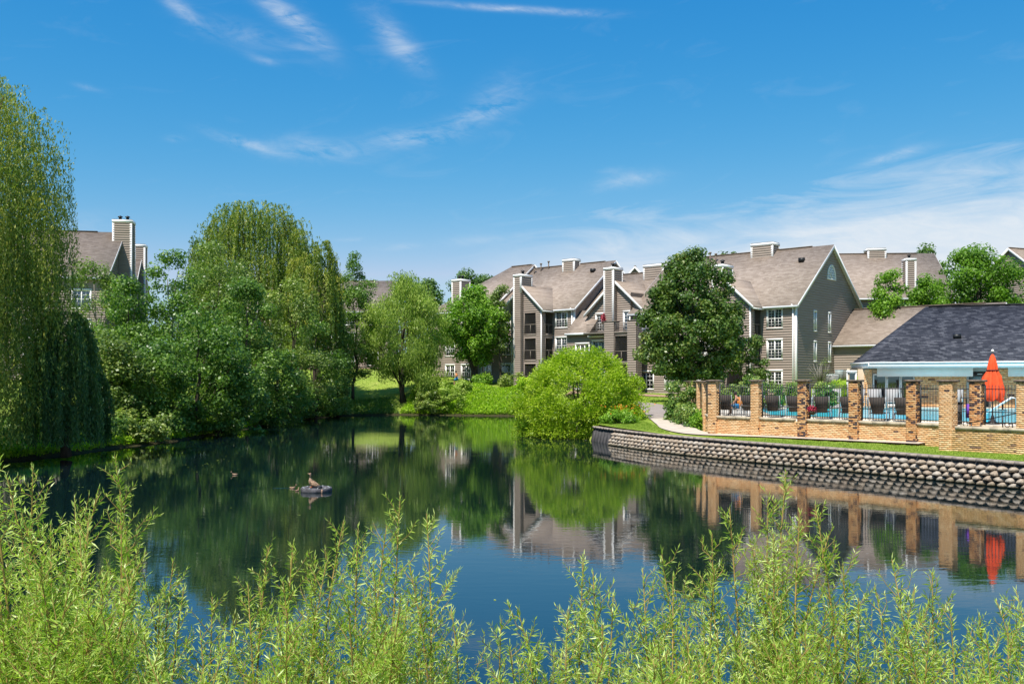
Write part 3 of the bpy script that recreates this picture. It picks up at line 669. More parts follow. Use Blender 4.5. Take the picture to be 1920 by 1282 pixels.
def porch(parent, P, s0, s1, z0, z1, depth=1.6, rail=.95, screen=True, left_open=False):
    """recessed screened balcony: dark box, frame, top rail, screen"""
    mb = MB(); d = -depth
    mb.poly([P.p(s0, z0, d), P.p(s1, z0, d), P.p(s1, z1, d), P.p(s0, z1, d)])
    mb.poly([P.p(s0, z0, -.02), P.p(s0, z0, d), P.p(s0, z1, d), P.p(s0, z1, -.02)]); mb.poly([P.p(s1, z0, -.02), P.p(s1, z0, d), P.p(s1, z1, d), P.p(s1, z1, -.02)])
    mb.poly([P.p(s0, z0, -.02), P.p(s1, z0, -.02), P.p(s1, z0, d), P.p(s0, z0, d)]); mb.poly([P.p(s0, z1, -.02), P.p(s1, z1, -.02), P.p(s1, z1, d), P.p(s0, z1, d)])
    o = mb.build('porch_recess', MT['porch_wood'], parent)
    f = MB(); f.pbox(P, s0 - .09, s0, z0 - .12, z1 + .1, -.04, .06); f.pbox(P, s1, s1 + .09, z0 - .12, z1 + .1, -.04, .06); f.pbox(P, s0, s1, z1, z1 + .1, -.04, .058); f.pbox(P, s0 - .0, s1 + .0, z0 - .2, z0, -.04, .062)
    f.pbox(P, s0, s1, z0 + rail, z0 + rail + .07, -.05, .02); f.pbox(P, (s0 + s1) / 2 - .03, (s0 + s1) / 2 + .03, z0, z0 + rail, -.045, .005)
    f.build('porch_frame', MT['porch_wood'], o)
    dr = MB(); dr.pbox(P, s0 + .15, s1 - .3, z0, z1 - .35, d + .0, d + .05); dr.build('glass_door', MT['interior'], o)
    if screen:
        q = MB(); q.poly([P.p(s0, z0, -.015), P.p(s1, z0, -.015), P.p(s1, z1, -.015), P.p(s0, z1, -.015)]); q.build('screen', MT['screen'], o)
    return o
def chimney(parent, x0, x1, y0, y1, z0, z1, flue=True, name='chimney', rtrim=None):
    c = bpy.data.objects.new(name, None); link(c, parent); mb = MB()
    for P, a, b in ((Plane((0, y0, 0), (1, 0, 0), (0, -1, 0)), x0, x1), (Plane((0, y1, 0), (1, 0, 0), (0, 1, 0)), x0, x1), (Plane((x1, 0, 0), (0, 1, 0), (1, 0, 0)), y0, y1), (Plane((x0, 0, 0), (0, 1, 0), (-1, 0, 0)), y0, y1)):
        clap(mb, P, z0, z1 - .1, lambda z: a, lambda z: b)
    tag(mb.build('chimney_cladding', MT['siding'], c), kind='stuff')
    t = MB(); w = .13
    for (cx, sx) in ((x0, 1), (x1, -1)):
        for (cy, sy) in ((y0, 1), (y1, -1)):
            xa, xb = sorted((cx - sx * .055, cx + sx * w)); ya, yb = sorted((cy - sy * .055, cy + sy * w)); t.box(xa, xb, ya, yb, z0 if rtrim is None or sx > 0 else rtrim, z1 - .02)
    t.box(x0 - .08, x1 + .08, y0 - .08, y1 + .08, z1 - .26, z1); t.build('chimney_trim', MT['trim'], c)
    k = MB(); k.box(x0 - .05, x1 + .05, y0 - .05, y1 + .05, z1 + .002, z1 + .05)
    if flue:
        for fx in ([.5] if x1 - x0 < 1.3 else [.3, .7]):
            X = x0 + (x1 - x0) * fx; Y = (y0 + y1) / 2; k.lathe([(.14, 0), (.14, .3)], 10, (X, Y, z1 + .03)); k.lathe([(.24, .0), (.24, .05), (.05, .16)], 10, (X, Y, z1 + .36))
    k.build('flue_cap', MT['dark_metal'], c); return c
def gable_roof(parent, x0, x1, ya, yb, ze, zr, oh=.35, rk=.32, hips=(False, False), m='roof', th=.16, boards=True, name='roof', gut=(True, True), rake_ends=(True, True), trim='trim_blue'):
    """ridge along x at mid y; eaves at ya (front) and yb (back)"""
    ym = (ya + yb) / 2; sl = (zr - ze) / (ym - ya); zl = ze - sl * oh; X0, X1 = x0 - rk, x1 + rk; A, B = ya - oh, yb + oh
    r0 = X0 + ((ym - A) * .9 if hips[0] else 0); r1 = X1 - ((ym - A) * .9 if hips[1] else 0); up = .16
    mb = MB(); e = up
    mb.slab([(X0, A, zl + e), (X1, A, zl + e), (r1, ym, zr + e), (r0, ym, zr + e)], th); mb.slab([(X1, B, zl + e), (X0, B, zl + e), (r0, ym, zr + e), (r1, ym, zr + e)], th)
    if hips[0]: mb.slab([(X0, B, zl + e), (X0, A, zl + e), (r0, ym, zr + e)], th)
    if hips[1]: mb.slab([(X1, A, zl + e), (X1, B, zl + e), (r1, ym, zr + e)], th)
    rf = mb.build(name, MT[m], parent)
    rv = MB(); L = r1 - r0; rv.bar((r0 + .1, ym, zr + e + .03), (r1 - L * .12, ym, zr + e + .03), .26, .07); rv.build('ridge_vent', MT['pier_cap'] if m == 'roof' else MT['black'], rf)
    if boards:
        t = MB()
        for X, hp, en, s in ((X0, hips[0], rake_ends[0], -1), (X1, hips[1], rake_ends[1], 1)):
            if hp or not en: continue
            for (Y0, ) in ((A,), (B,)):
                t = MB()
                xa, xb = sorted((X, X + s * .04)); a = (Y0, zl + e - th - .17); b = (ym, zr + e - th - .17); H = th + .15
                q = [(xa, a[0], a[1]), (xb, a[0], a[1]), (xb, b[0], b[1]), (xa, b[0], b[1])]; t.hexa(q + [(p[0], p[1], p[2] + H) for p in q])
                # soffit return under the rake
                t.poly([(X, a[0], zl + e - th - .01), (X, b[0], zr + e - th - .01), (X - s * rk, b[0], zr + e - th - .01), (X - s * rk, a[0], zl + e - th - .01)]); t.build('rake_board', MT[trim], parent)
        g = MB()
        for Y0, s, on in ((A, -1, gut[0]), (B, 1, gut[1])):
            if not on: continue
            ya_, yb_ = sorted((Y0, Y0 + s * .13)); g.box(X0, X1, ya_, yb_, zl + e - th - .12, zl + e - th + .05)
            yc, yd = sorted((Y0, Y0 - s * oh)); g.box(X0 + .02, X1 - .02, yc, yd, zl + e - th - .14, zl + e - th - .11)
        if g.v: g.build('gutter', MT['trim_blue'], parent)
    return rf
def corner_board(parent, P, s, z0, z1, w=.14): 
    mb = MB(); mb.pbox(P, s - w / 2, s + w / 2, z0, z1, -.02, .065); return mb.build('corner_board', MT['trim'], parent)
def downspout(parent, P, s, z0, z1):
    mb = MB(); mb.pbox(P, s - .05, s + .05, z0, z1 - .4, .08, .18); mb.bar(P.p(s, z1 - .4, .13), P.p(s, z1 - .02, .42), .1, .1); return mb.build('downspout', MT['trim'], parent)
FLOORS = (0, 2.75, 5.5)
def roof_vents(parent, lst, f):
    for (x, y, kind) in lst:
        z = f(x, y); mb = MB()
        if kind: mb.lathe([(.07, -.3), (.07, .75)], 8, (x, y, z)); mb.lathe([(.14, .0), (.14, .14)], 8, (x, y, z + .75)); mb.build('vent_pipe', MT['pier_cap'], parent)
        else:
            mb.box(x - .25, x + .25, y - .30, y + .1, z - .1, z + .28); mb.build('roof_vent', MT['black'], parent)
def wing_module(b, c, wl=-5.25, w=1.9, ze=8.3, zp=0.0, right_facade_win=True, rearx=0, extra_left=True, gnd=0):
    """front gable wing with chimney: c = x of the wing's right corner; porches on its front and on its right side"""
    fr = Plane((0, -w, 0), (1, 0, 0), (0, -1, 0)); sd = Plane((c, 0, 0), (0, 1, 0), (1, 0, 0))
    l = c + wl; chx = c - 3.55; o0, o1 = c - 2.35, c - .80; ap = (l + c) / 2 + .0; slope = .92
    apz = ze + (c - ap) * slope
    top = lambda z: c if z <= ze else c - (z - ze) / slope
    holes = [(o0, o1, f + .05, f + 2.3) for f in FLOORS]
    wall(b, fr, zp, apz, lambda z: max(chx, l + max(0, z - ze) / slope), lambda z: max(top(z), chx), holes)
    for f in FLOORS: porch(b, fr, o0, o1, f + .05, f + 2.3)
    wall(b, sd, zp, ze, -w, 0, [(-w + .55, -.12, f + .05, f + 2.3) for f in FLOORS])
    for f in FLOORS: porch(b, sd, -w + .55, -.12, f + .05, f + 2.3, 1.0)
    # left part of the wing is set back beside the chimney
    bk = Plane((0, -.75, 0), (1, 0, 0), (0, -1, 0)); ls = Plane((l, 0, 0), (0, 1, 0), (-1, 0, 0)); cl = Plane((chx, 0, 0), (0, 1, 0), (-1, 0, 0))
    wh = [(chx - 1.42, chx - .30, f + .72, f + 2.38) for f in FLOORS]
    wall(b, bk, zp, apz - .9, lambda z: l + max(0, z - ze) / slope, lambda z: chx, wh); wall(b, cl, zp, apz - 1.2, -w, -.75); wall(b, ls, zp, ze, -.75, 1.5)
    for i, f in enumerate(FLOORS): window(b, bk, chx - 1.42, chx - .30, f + .72, f + 2.38, 2, (1, 2) if 0 else (2, 2), 'dark_room' if i != 1 else 'blind')
    for s_, z_ in ((c - .07, ze - .1), ): corner_board(b, fr, s_, zp, z_)
    corner_board(b, bk, l + .07, zp, ze - .1)
    # roof of the wing: ridge runs back into the main slope
    mb = MB(); oh = .38; e = .14; Yf = -w - .32; Yb = 5.2
    for s in (-1, 1):
        X = ap + s * ((c - l) / 2 + oh); z = ze - slope * oh
        pts = [(X, Yf, z + e), (X, .5, z + e), (ap, Yb, apz + e), (ap, Yf, apz + e)]
        if s > 0: pts = pts[::-1]
        mb.slab(pts[::-1], .15)
    mb.build('wing_roof', MT['roof'], b)
    for s in (-1, 1):
        t = MB()
        X = ap + s * ((c - l) / 2 + oh); z = ze - slope * oh + e - .15
        q = [(X, Yf - .045, z - .18), (X, Yf, z - .18), (ap, Yf, apz + e - .33), (ap, Yf - .045, apz + e - .33)]
        if s > 0: q = q[::-1]
        t.hexa(q + [(p[0], p[1], p[2] + .32) for p in q])
        t.poly([(X, Yf, z - .01), (ap, Yf, apz + e - .16), (ap, -.7, apz + e - .16), (X, -.7, z - .01)])
        t.box(min(X, X - s * .08), max(X, X - s * .08), Yf + .001, 0, z - .13, z + .03)
        t.build('rake_board', MT['trim'], b)
    chimney(b, chx, chx + 1.0, -w - .42, -w + 1.4, zp, apz + 1.25, rtrim=apz - .75)
    return ap, apz

ROT = math.atan2(-.656, .755)
def tworld(t, back=0, o=(24.8, 81.5)): return (o[0] + .755 * t + .656 * back, o[1] - .656 * t + .755 * back)

# ---------------------------------------------------------------- right apartment building
G = 2.0
br_ = thing('apartment_building', 'three storey taupe clapboard building whose shaded gable has a half round attic window', 'apartment building', (24.8, 81.5, G), ROT)
W2 = 15.3; EV = 8.3; RZ = 14.05
main_f = Plane((0, 0, 0), (1, 0, 0), (0, -1, 0)); gab = Plane((0, 0, 0), (0, 1, 0), (1, 0, 0)); rear = Plane((0, W2, 0), (1, 0, 0), (0, 1, 0))
c = -3.3
wh = [(-2.62, -1.32, f + .72, f + 2.36) for f in FLOORS]
wall(br_, main_f, -.6, EV, c, 0, wh)
for i, f in enumerate(FLOORS): window(br_, main_f, -2.62, -1.32, f + .72, f + 2.36, 2, (2, 3), 'blind' if i != 2 else 'dark_room', drop=(.5 if i == 0 else 0))
sl = (RZ - EV) / (W2 / 2)
gh = [(a, a + .42, f + .55, f + 2.25) for f in (2.75, 5.5) for a in (3.75, 7.0)]
wall(br_, gab, -.6, RZ, lambda z: max(0, (z - EV) / sl), lambda z: min(W2, W2 - (z - EV) / sl), gh)
for k, (a, b_, z0, z1) in enumerate(gh): window(br_, gab, a, b_, z0, z1, 1, (1, 1) and (2, 2), 'blind' if k < 2 else 'dark_room', .13)
# half round attic window
hb = MB(); cy, cz, r_ = W2 / 2, RZ - 3.0, .92
pts = [(cy + r_ * math.cos(a), cz + r_ * math.sin(a) * 1.35) for a in np.linspace(0, math.pi, 17)]
for a, b_ in zip(pts[:-1], pts[1:]): hb.bar(gab.p(a[0], a[1], .05), gab.p(b_[0], b_[1], .05), .14, .1)
hb.pbox(gab, cy - r_ - .1, cy + r_ + .1, cz - .14, cz, 0, .1)
ha = hb.build('attic_window', MT['trim'], br_); q = MB(); q.poly([gab.p(a, z, .055) for a, z in pts]); q.build('louvre_panel', simple('pale_louvre', (.52, .60, .68), .5, .06, 3), ha)
q = MB()
for k in range(1, 4):
    a = math.pi * k / 4; q.bar(gab.p(cy, cz, .075), gab.p(cy + r_ * math.cos(a), cz + 1.35 * r_ * math.sin(a), .075), .035, .035)
q.build('glazing_bars', MT['trim'], ha)
wall(br_, rear, -.6, EV, -24, 0); wall(br_, Plane((-17.2, 0, 0), (0, 1, 0), (-1, 0, 0)), -.6, EV + 2, 0, W2)
gable_roof(br_, -17.0, 0, 0, W2, EV, RZ)
t_ = MB(); t_.pbox(main_f, -.12, .04, -.6, EV - .1, .0, .07); t_.pbox(gab, -.04, .14, -.6, EV - .1, .0, .07); t_.build('corner_board', MT['trim'], br_)
downspout(br_, main_f, -.22, -.5, EV - .1)
wing_module(br_, c, zp=-.6)
# facade left of the wing, behind the big tree
lw = [(-16.2, -14.6, f + .72, f + 2.36) for f in FLOORS] + [(-13.2, -11.8, f + .72, f + 2.36) for f in FLOORS] + [(-10.8, -9.3, f + .72, f + 2.36) for f in FLOORS]
wall(br_, main_f, -.6, EV, -17.2, c - 5.25, lw)
for i, (a, b_, z0, z1) in enumerate(lw): window(br_, main_f, a, b_, z0, z1, 2, (2, 2), 'blind' if i % 2 else 'dark_room')
chimney(br_, -7.6, -5.4, W2 / 2 - .9, W2 / 2 + .5, RZ - 1.2, RZ + .85, False)
rz_ = lambda x, y: EV + sl * (y if y < W2 / 2 else W2 - y) + .16
roof_vents(br_, [(-1.9, 5.6, 0), (-10.9, 5.2, 0), (-11.4, 6.6, 1), (-12.2, 6.9, 1), (-13.0, 6.7, 1)], rz_)
# low wing that runs off the gable wall
LWg = 2.2
lowf = Plane((0, 8.3, 0), (1, 0, 0), (0, -1, 0))
wall(br_, lowf, LWg - 1.6, 5.0, .05, 13.5); wall(br_, Plane((13.5, 0, 0), (0, 1, 0), (1, 0, 0)), LWg - 1.6, 8.2, lambda z: 8.3 + max(0, (z - 5.0) / .7), lambda z: 17.7 - max(0, (z - 5.0) / .7))
gable_roof(br_, .33, 13.3, 8.3, 17.7, 5.0, 8.3, rake_ends=(False, True), trim='trim')

# ---------------------------------------------------------------- left and middle apartment building
bl_ = thing('apartment_building', 'taupe clapboard building with screened balconies and tall chimneys above the lime green bush', 'apartment building', (6.55, 98, 2.95), ROT)
W1 = 14.4; RZ1 = 13.7; sl1 = (RZ1 - EV) / (W1 / 2)
wh = [(-2.42, -.98, f + .72, f + 2.36) for f in FLOORS]
wall(bl_, main_f, -.8, EV, -2.85, 0, wh)
for i, f in enumerate(FLOORS): window(bl_, main_f, -2.42, -.98, f + .72, f + 2.36, 2, (2, 3), ('blind', 'blind', 'dark_room')[i])
wall(bl_, gab, -.8, RZ1, lambda z: max(0, (z - EV) / sl1), lambda z: min(W1, W1 - (z - EV) / sl1))
wall(bl_, Plane((0, W1, 0), (1, 0, 0), (0, 1, 0)), -.8, EV, -26, 0)
gable_roof(bl_, -11.7, 0, 0, W1, EV, RZ1, rake_ends=(False, True)); downspout(bl_, main_f, -.22, -.5, EV - .1)
t_ = MB(); t_.pbox(main_f, -.12, .04, -.6, EV - .1, .0, .07); t_.pbox(gab, -.04, .14, .2, EV - .1, .0, .07); t_.build('corner_board', MT['trim'], bl_)
wing_module(bl_, -2.85, zp=-.8)
chimney(bl_, -6.2, -4.6, W1 / 2 - 1.2, W1 / 2 - .1, RZ1 - 1.6, RZ1 + .65, False)
rz1 = lambda x, y: EV + sl1 * (y if y < W1 / 2 else W1 - y) + .16
roof_vents(bl_, [(-1.6, 5.6, 0), (-10.6, 6.2, 1), (-9.9, 6.6, 1), (-9.0, 6.9, 1), (-10.4, 4.4, 0)], rz1)
# stepped-up roof further left
lw = [(x, x + 1.4, f + .72, f + 2.36) for f in FLOORS for x in (-10.3, -13.2, -16.4, -19.0)]
wall(bl_, main_f, -1.2, EV, -22, -8.1, lw)
for i, (a, b_, z0, z1) in enumerate(lw): window(bl_, main_f, a, b_, z0, z1, 2, (2, 2), 'blind' if i % 3 else 'dark_room')
st = .5
mbx = MB(); mbx.pbox(main_f, -22, -8.2, EV, EV + st, -.2, .04); mbx.build('frieze_board', MT['trim'], bl_)
wall(bl_, Plane((-11.7, 0, 0), (0, 1, 0), (1, 0, 0)), EV, RZ1 + st, lambda z: max(0, (z - EV - st) / sl1), lambda z: min(W1, W1 - (z - EV - st) / sl1))
gable_roof(bl_, -21.5, -11.7, 0, W1, EV + st, RZ1 + st, hips=(True, False), trim='trim')
chimney(bl_, -19.2, -17.8, 1.2, 2.8, 7, 12.6); wall(bl_, Plane((-22, 0, 0), (0, 1, 0), (-1, 0, 0)), -1.2, EV, 0, W1)
# middle block: lower, with a front gable, tall chimney and a projecting balcony tower
md = -.65; EVm = EV + md - .35; mr0, mr1 = 1.94, 8.78; ma = (mr0 + mr1) / 2; maz = EVm + .25 + (mr1 - mr0) / 2 * .90
mf = Plane((0, -.1, 0), (1, 0, 0), (0, -1, 0)); zc = EVm + .25
mh = [(2.95, 4.25, 5.66, 7.36), (6.35, 8.35, 5.35, 7.45)] + [(6.9, 8.3, 2.6, 4.5), (6.9, 8.3, -.2, 1.7)]
wall(bl_, mf, -1.2, maz, lambda z: mr0 + max(0, (z - zc) / .9), lambda z: mr1 - max(0, (z - zc) / .9), mh)
window(bl_, mf, 2.95, 4.25, 5.66, 7.36, 2, (2, 3), 'dark_room'); window(bl_, mf, 6.35, 8.35, 5.35, 7.45, 3, (2, 3), 'dark_room')
mb = MB(); oh = .35; ax_ = ma
for s in (-1, 1):
    t = MB()
    X = ma + s * ((mr1 - mr0) / 2 + oh); z = zc - .9 * oh; e = .14
    pts = [(X, -.5, z + e), (X, 4.5, z + e), (ma, 7.0, maz + e), (ma, -.5, maz + e)]
    if s > 0: pts = pts[::-1]
    mb.slab(pts[::-1], .15)
    q = [(X, -.545, z + e - .33), (X, -.5, z + e - .33), (ma, -.5, maz + e - .33), (ma, -.545, maz + e - .33)]
    if s > 0: q = q[::-1]
    t.hexa(q + [(p[0], p[1], p[2] + .32) for p in q]); t.poly([(X, -.5, z + e - .16), (ma, -.5, maz + e - .16), (ma, -.1, maz + e - .16), (X, -.1, z + e - .16)]); t.build('rake_board', MT['trim'], bl_)
mb.build('gable_roof', MT['roof'], bl_)
chimney(bl_, 4.35, 5.45, -.75, .85, 4.9, 12.0)
# long main slope of the middle block and its facade to the right
gable_roof(bl_, .34, 17.5, 1.0, 12.6, EVm, 12.0, rake_ends=(False, True), name='middle_roof')
mw = [(x, x + 1.5, f + .1 + md, f + 1.8 + md) for f in (.6, 3.35, 6.1) for x in (9.6, 12.3, 14.9)]
fm = Plane((0, .9, 0), (1, 0, 0), (0, -1, 0)); wall(bl_, fm, -1.4, EVm - .1, mr1, 17.0, mw)
for i, (a, b_, z0, z1) in enumerate(mw): window(bl_, fm, a, b_, z0, z1, 2, (2, 2), 'blind' if i % 2 else 'dark_room')
chimney(bl_, 4.9, 7.3, 5.7, 6.9, 10.6, 12.8, False)
chm = bpy.data.objects['chimney']
# lower front unit with catslide roof
lf = Plane((0, -1.3, 0), (1, 0, 0), (0, -1, 0)); lo = [(1.25, 2.85, 2.45, 4.3), (3.35, 4.75, 2.45, 4.55), (1.25, 2.85, -.3, 1.6), (3.35, 4.75, -.3, 1.6)]
wall(bl_, lf, -1.2, 5.35, .02, 5.7, lo); window(bl_, lf, 1.25, 2.85, 2.45, 4.3, 3, (2, 2), 'blind'); window(bl_, lf, 3.35, 4.75, 2.45, 4.55, 2, (2, 2), 'blind')
window(bl_, lf, 1.25, 2.85, -.3, 1.6, 3, (2, 2), 'blind'); window(bl_, lf, 3.35, 4.75, -.3, 1.6, 2, (2, 2), 'blind')
mb = MB(); mb.slab([(.06, -1.65, 5.42), (3.1, -1.65, 5.42), (3.1, -.12, 6.9), (3.1, 1.0, 7.95), (.06, 1.0, 7.95)][::1], .14); mb.build('catslide_roof', MT['roof'], bl_)
mb = MB(); mb.box(.06, 3.15, -1.79, -1.65, 5.22, 5.44); mb.build('gutter', MT['trim_blue'], bl_)
mb = MB(); mb.box(3.0, 5.6, -1.75, -1.2, 4.95, 5.12); mb.build('porch_fascia', MT['trim'], bl_)
mb = MB(); mb.box(3.1, 9.4, -2.6, -.1, 5.2, 5.38); mb.build('balcony_floor', MT['porch_wood'], bl_)
for (a, b_, top) in ((5.70, 6.85, 6.35), (8.42, 9.45, 6.35)):
    mb = MB()
    for P, s0, s1 in ((Plane((0, -2.6, 0), (1, 0, 0), (0, -1, 0)), a, b_), (Plane((b_, 0, 0), (0, 1, 0), (1, 0, 0)), -2.6, -1.75), (Plane((a, 0, 0), (0, 1, 0), (-1, 0, 0)), -2.6, -1.75), (Plane((0, -1.75, 0), (1, 0, 0), (0, 1, 0)), a, b_)):
        clap(mb, P, -1.2, top, lambda z: s0, lambda z: s1)
    tag(mb.build('clad_column', MT['siding'], bl_), kind='stuff'); mb = MB(); mb.box(a - .08, b_ + .08, -2.68, -1.67, top, top + .08); mb.build('column_cap', MT['porch_wood'], bl_)
tf = Plane((0, -2.5, 0), (1, 0, 0), (0, -1, 0))
for z in (2.45, -.3): porch(bl_, tf, 6.9, 8.36, z, z + 2.45, 1.9)
mb = MB(); mb.pbox(tf, 6.85, 8.42, 4.9, 5.3, -.1, .05); mb.build('beam', MT['porch_wood'], bl_)
mb = MB(); 
for z in (6.2, 5.5): mb.bar((3.3, -2.35, z), (9.4, -2.35, z), .06, .05)
for x in np.arange(3.4, 9.4, .16): mb.box(x - .011, x + .011, -2.36, -2.34, 5.4, 6.2)
mb.build('balcony_railing', MT['porch_wood'], bl_)

# ---------------------------------------------------------------- simpler far buildings
def far_house(label, loc, rot, L, D, ev, rz, wins=0, chs=(), hips=(False, False), gw=(), z0=-2, group=None, rake='trim'):
    b = thing('apartment_building', label, 'apartment building', loc, rot, group); f = Plane((0, 0, 0), (1, 0, 0), (0, -1, 0)); sl = (rz - ev) / (D / 2)
    wh = []
    if wins:
        for fl in FLOORS:
            if fl + 2.4 > ev: continue
            for x in np.linspace(1.2, L - 2.8, wins): wh.append((x, x + 1.5, fl + .7, fl + 2.3))
    wall(b, f, z0, ev, 0, L, wh)
    for i, (a, c_, za, zb) in enumerate(wh): window(b, f, a, c_, za, zb, 2, (2, 2), 'blind' if i % 2 else 'dark_room')
    wall(b, Plane((0, D, 0), (1, 0, 0), (0, 1, 0)), z0, ev, 0, L)
    if not hips[1]: wall(b, Plane((L, 0, 0), (0, 1, 0), (1, 0, 0)), z0, rz, lambda z: max(0, (z - ev) / sl), lambda z: min(D, D - (z - ev) / sl))
    else: wall(b, Plane((L, 0, 0), (0, 1, 0), (1, 0, 0)), z0, ev, 0, D)
    if not hips[0]: wall(b, Plane((0, 0, 0), (0, 1, 0), (-1, 0, 0)), z0, rz, lambda z: max(0, (z - ev) / sl), lambda z: min(D, D - (z - ev) / sl))
    else: wall(b, Plane((0, 0, 0), (0, 1, 0), (-1, 0, 0)), z0, ev, 0, D)
    gable_roof(b, 0, L, 0, D, ev, rz, hips=hips, trim=rake)
    for ch in chs: chimney(b, *ch)
    return b
def at(px, Y, z): return (PX(px, Y), Y, z)
# left building behind the grove: gable end and chimney to the right
bL = far_house('taupe building with a tall white edged chimney between huge weeping willow and grove', (-57.8, 82.5, 4.0), R(10), 20.6, 12.6, 9.2, 14.0, 5, [(20.1, 21.8, 5.0, 6.5, 0, 15.2)], rake='trim_blue')
bL2 = far_house('narrow taupe building with a slim chimney just right of the tall chimney gable', (-53.8, 101, 4.4), R(10), 12.0, 8, 9.0, 13.7, 0, [(11.6, 12.7, 3.2, 4.4, 0, 14.6, False)])
b3 = far_house('long taupe building mostly hidden behind the pale willow by the far shore', (-40, 127.5, 4.9), 0, 23, 12, 8.2, 12.7, 7)
bR = far_house('large tan roofed building with two chimneys behind the half round window gable', (33, 103.5, 4.4), R(-4), 15.5, 13, 8.4, 13.8, 0, [(8.1, 10.1, 5.8, 7.2, 12.2, 14.5, False), (10.8, 11.8, 1.0, 2.3, 4, 12.7)])
bR2 = far_house('taupe gabled building cut off by the right edge behind the vivid green tree', (60.1, 102, 5.0), R(22), 14, 13, 8.6, 13.7, 2)
bB = far_house('small grey roof with a white gable peeping over the middle apartment roof', (21.4, 128, 5.5), R(80), 10, 9, 8.5, 13.6, 0)

# ---------------------------------------------------------------- pool house
ph = thing('pool_house', 'single storey buff brick pool house with a charcoal hipped roof and three glass doors', 'pool house', (24.1, 63.0, 1.8), R(-22))
rc, rs_ = math.cos(R(-22)), math.sin(R(-22))
def loc_(X, Y): dx, dy = X - 24.1, Y - 63.0; return (dx * rc + dy * rs_, -dx * rs_ + dy * rc)
zE = 3.0; B_ = loc_(24.45, 67.2); Rg = loc_(31.2, 70.4); zR = 7.3; EX = 26
mb = MB(); bx_, by_ = B_; C_ = (bx_ + 2.4, by_ + 9.0)
poly = [(0, 0), (EX, 0)]
mb.slab([(0, 0, zE), (EX, 0, zE), (EX, Rg[1], zR), (Rg[0], Rg[1], zR)], .12); mb.slab([(bx_, by_, zE), (0, 0, zE), (Rg[0], Rg[1], zR)], .12)
mb.slab([(C_[0], C_[1], zE), (bx_, by_, zE), (Rg[0], Rg[1], zR)], .12); mb.slab([(EX, C_[1], zE), (C_[0], C_[1], zE), (Rg[0], Rg[1], zR), (EX, Rg[1], zR)], .12)
rfp = mb.build('roof', MT['roof_dark'], ph); mb = MB(); mb.bar((Rg[0] + .2, Rg[1], zR + .02), (EX, Rg[1], zR + .02), .3, .08); mb.build('ridge_cap', MT['black'], rfp)
mb = MB()
def fas(a, b_, z0, z1, t=.05):
    d = np.array(b_) - np.array(a); d = d / np.linalg.norm(d); n = np.array((d[1], -d[0])) * t
    mb.hexa([(a[0] + n[0], a[1] + n[1], z0), (b_[0] + n[0], b_[1] + n[1], z0), (b_[0], b_[1], z0), (a[0], a[1], z0), (a[0] + n[0], a[1] + n[1], z1), (b_[0] + n[0], b_[1] + n[1], z1), (b_[0], b_[1], z1), (a[0], a[1], z1)])
fas((0, 0), (EX, 0), zE - .42, zE - .03); fas(B_, (0, 0), zE - .42, zE - .03); fas(C_, B_, zE - .42, zE - .03)
fas((0, 0), (EX, 0), zE - .10, zE - .0, .10); fas(B_, (0, 0), zE - .10, zE - .0, .10)
mb.poly([(0, .02, zE - .40), (EX, .02, zE - .40), (EX, 2.0, zE - .40), (bx_ + 1, 2.0, zE - .40), (bx_, by_, zE - .40)]); mb.build('fascia', MT['trim'], ph)
mb = MB(); mb.box(.5, 6.35, .55, .75, zE - .98, zE - .40); mb.box(8.4, EX, .55, .75, zE - .98, zE - .40); mb.box(.5, .7, .75, 3.2, zE - .98, zE - .40); mb.build('beam', MT['trim'], ph)
def brickwork(parent, P, s0, s1, z0, z1, m, holes=(), bl=.205, bh=.075, name='brickwork', r=rng):
    V = []; tn = []; nrow = int(round((z1 - z0) / bh)); bh = (z1 - z0) / nrow; g = .010
    mb = MB()
    for k in range(nrow):
        a, b_ = z0 + k * bh, z0 + (k + 1) * bh - g; x = s0 - (bl / 2 if k % 2 else 0)
        while x < s1 - .02:
            xa, xb = max(x, s0) + g / 2, min(x + bl, s1) - g / 2; x += bl
            if xb - xa < .02: continue
            if any(h[0] < (xa + xb) / 2 < h[1] and h[2] < (a + b_) / 2 < h[3] for h in holes): continue
            o = .012 + r.normal(0, .0015); i = len(mb.v)
            mb.v += [P.p(xa, a, o), P.p(xb, a, o), P.p(xb, b_, o), P.p(xa, b_, o), P.p(xa, a, 0), P.p(xb, a, 0), P.p(xb, b_, 0), P.p(xa, b_, 0)]
            t = r.random(); mb.f += [[i, i + 1, i + 2, i + 3], [i + 3, i + 2, i + 6, i + 7], [i + 1, i + 5, i + 6, i + 2], [i + 4, i, i + 3, i + 7], [i + 4, i + 5, i + 1, i]]; mb.t += [t] * 5
    return tag(mb.build(name, MT[m], parent), kind='stuff')
pf = Plane((0, 1.3, 0), (1, 0, 0), (0, -1, 0)); hl = [(.20, 2.85, 0, 2.26), (6.1, 7.4, 0, 2.5)]
core = MB()
for (a, b_) in ((-.75, .2), (2.85, 6.1), (7.4, EX)): core.pbox(pf, a, b_, 0, 2.55, -.2, 0)
core.pbox(pf, .2, 2.85, 2.26, 2.55, -.2, 0); core.build('wall', MT['mortar'], ph)
for (a, b_) in ((-.35, .16), (2.88, 6.1), (7.4, 16)): brickwork(ph, pf, a, b_, 0, 2.5, 'brick', bl=.41, bh=.15)
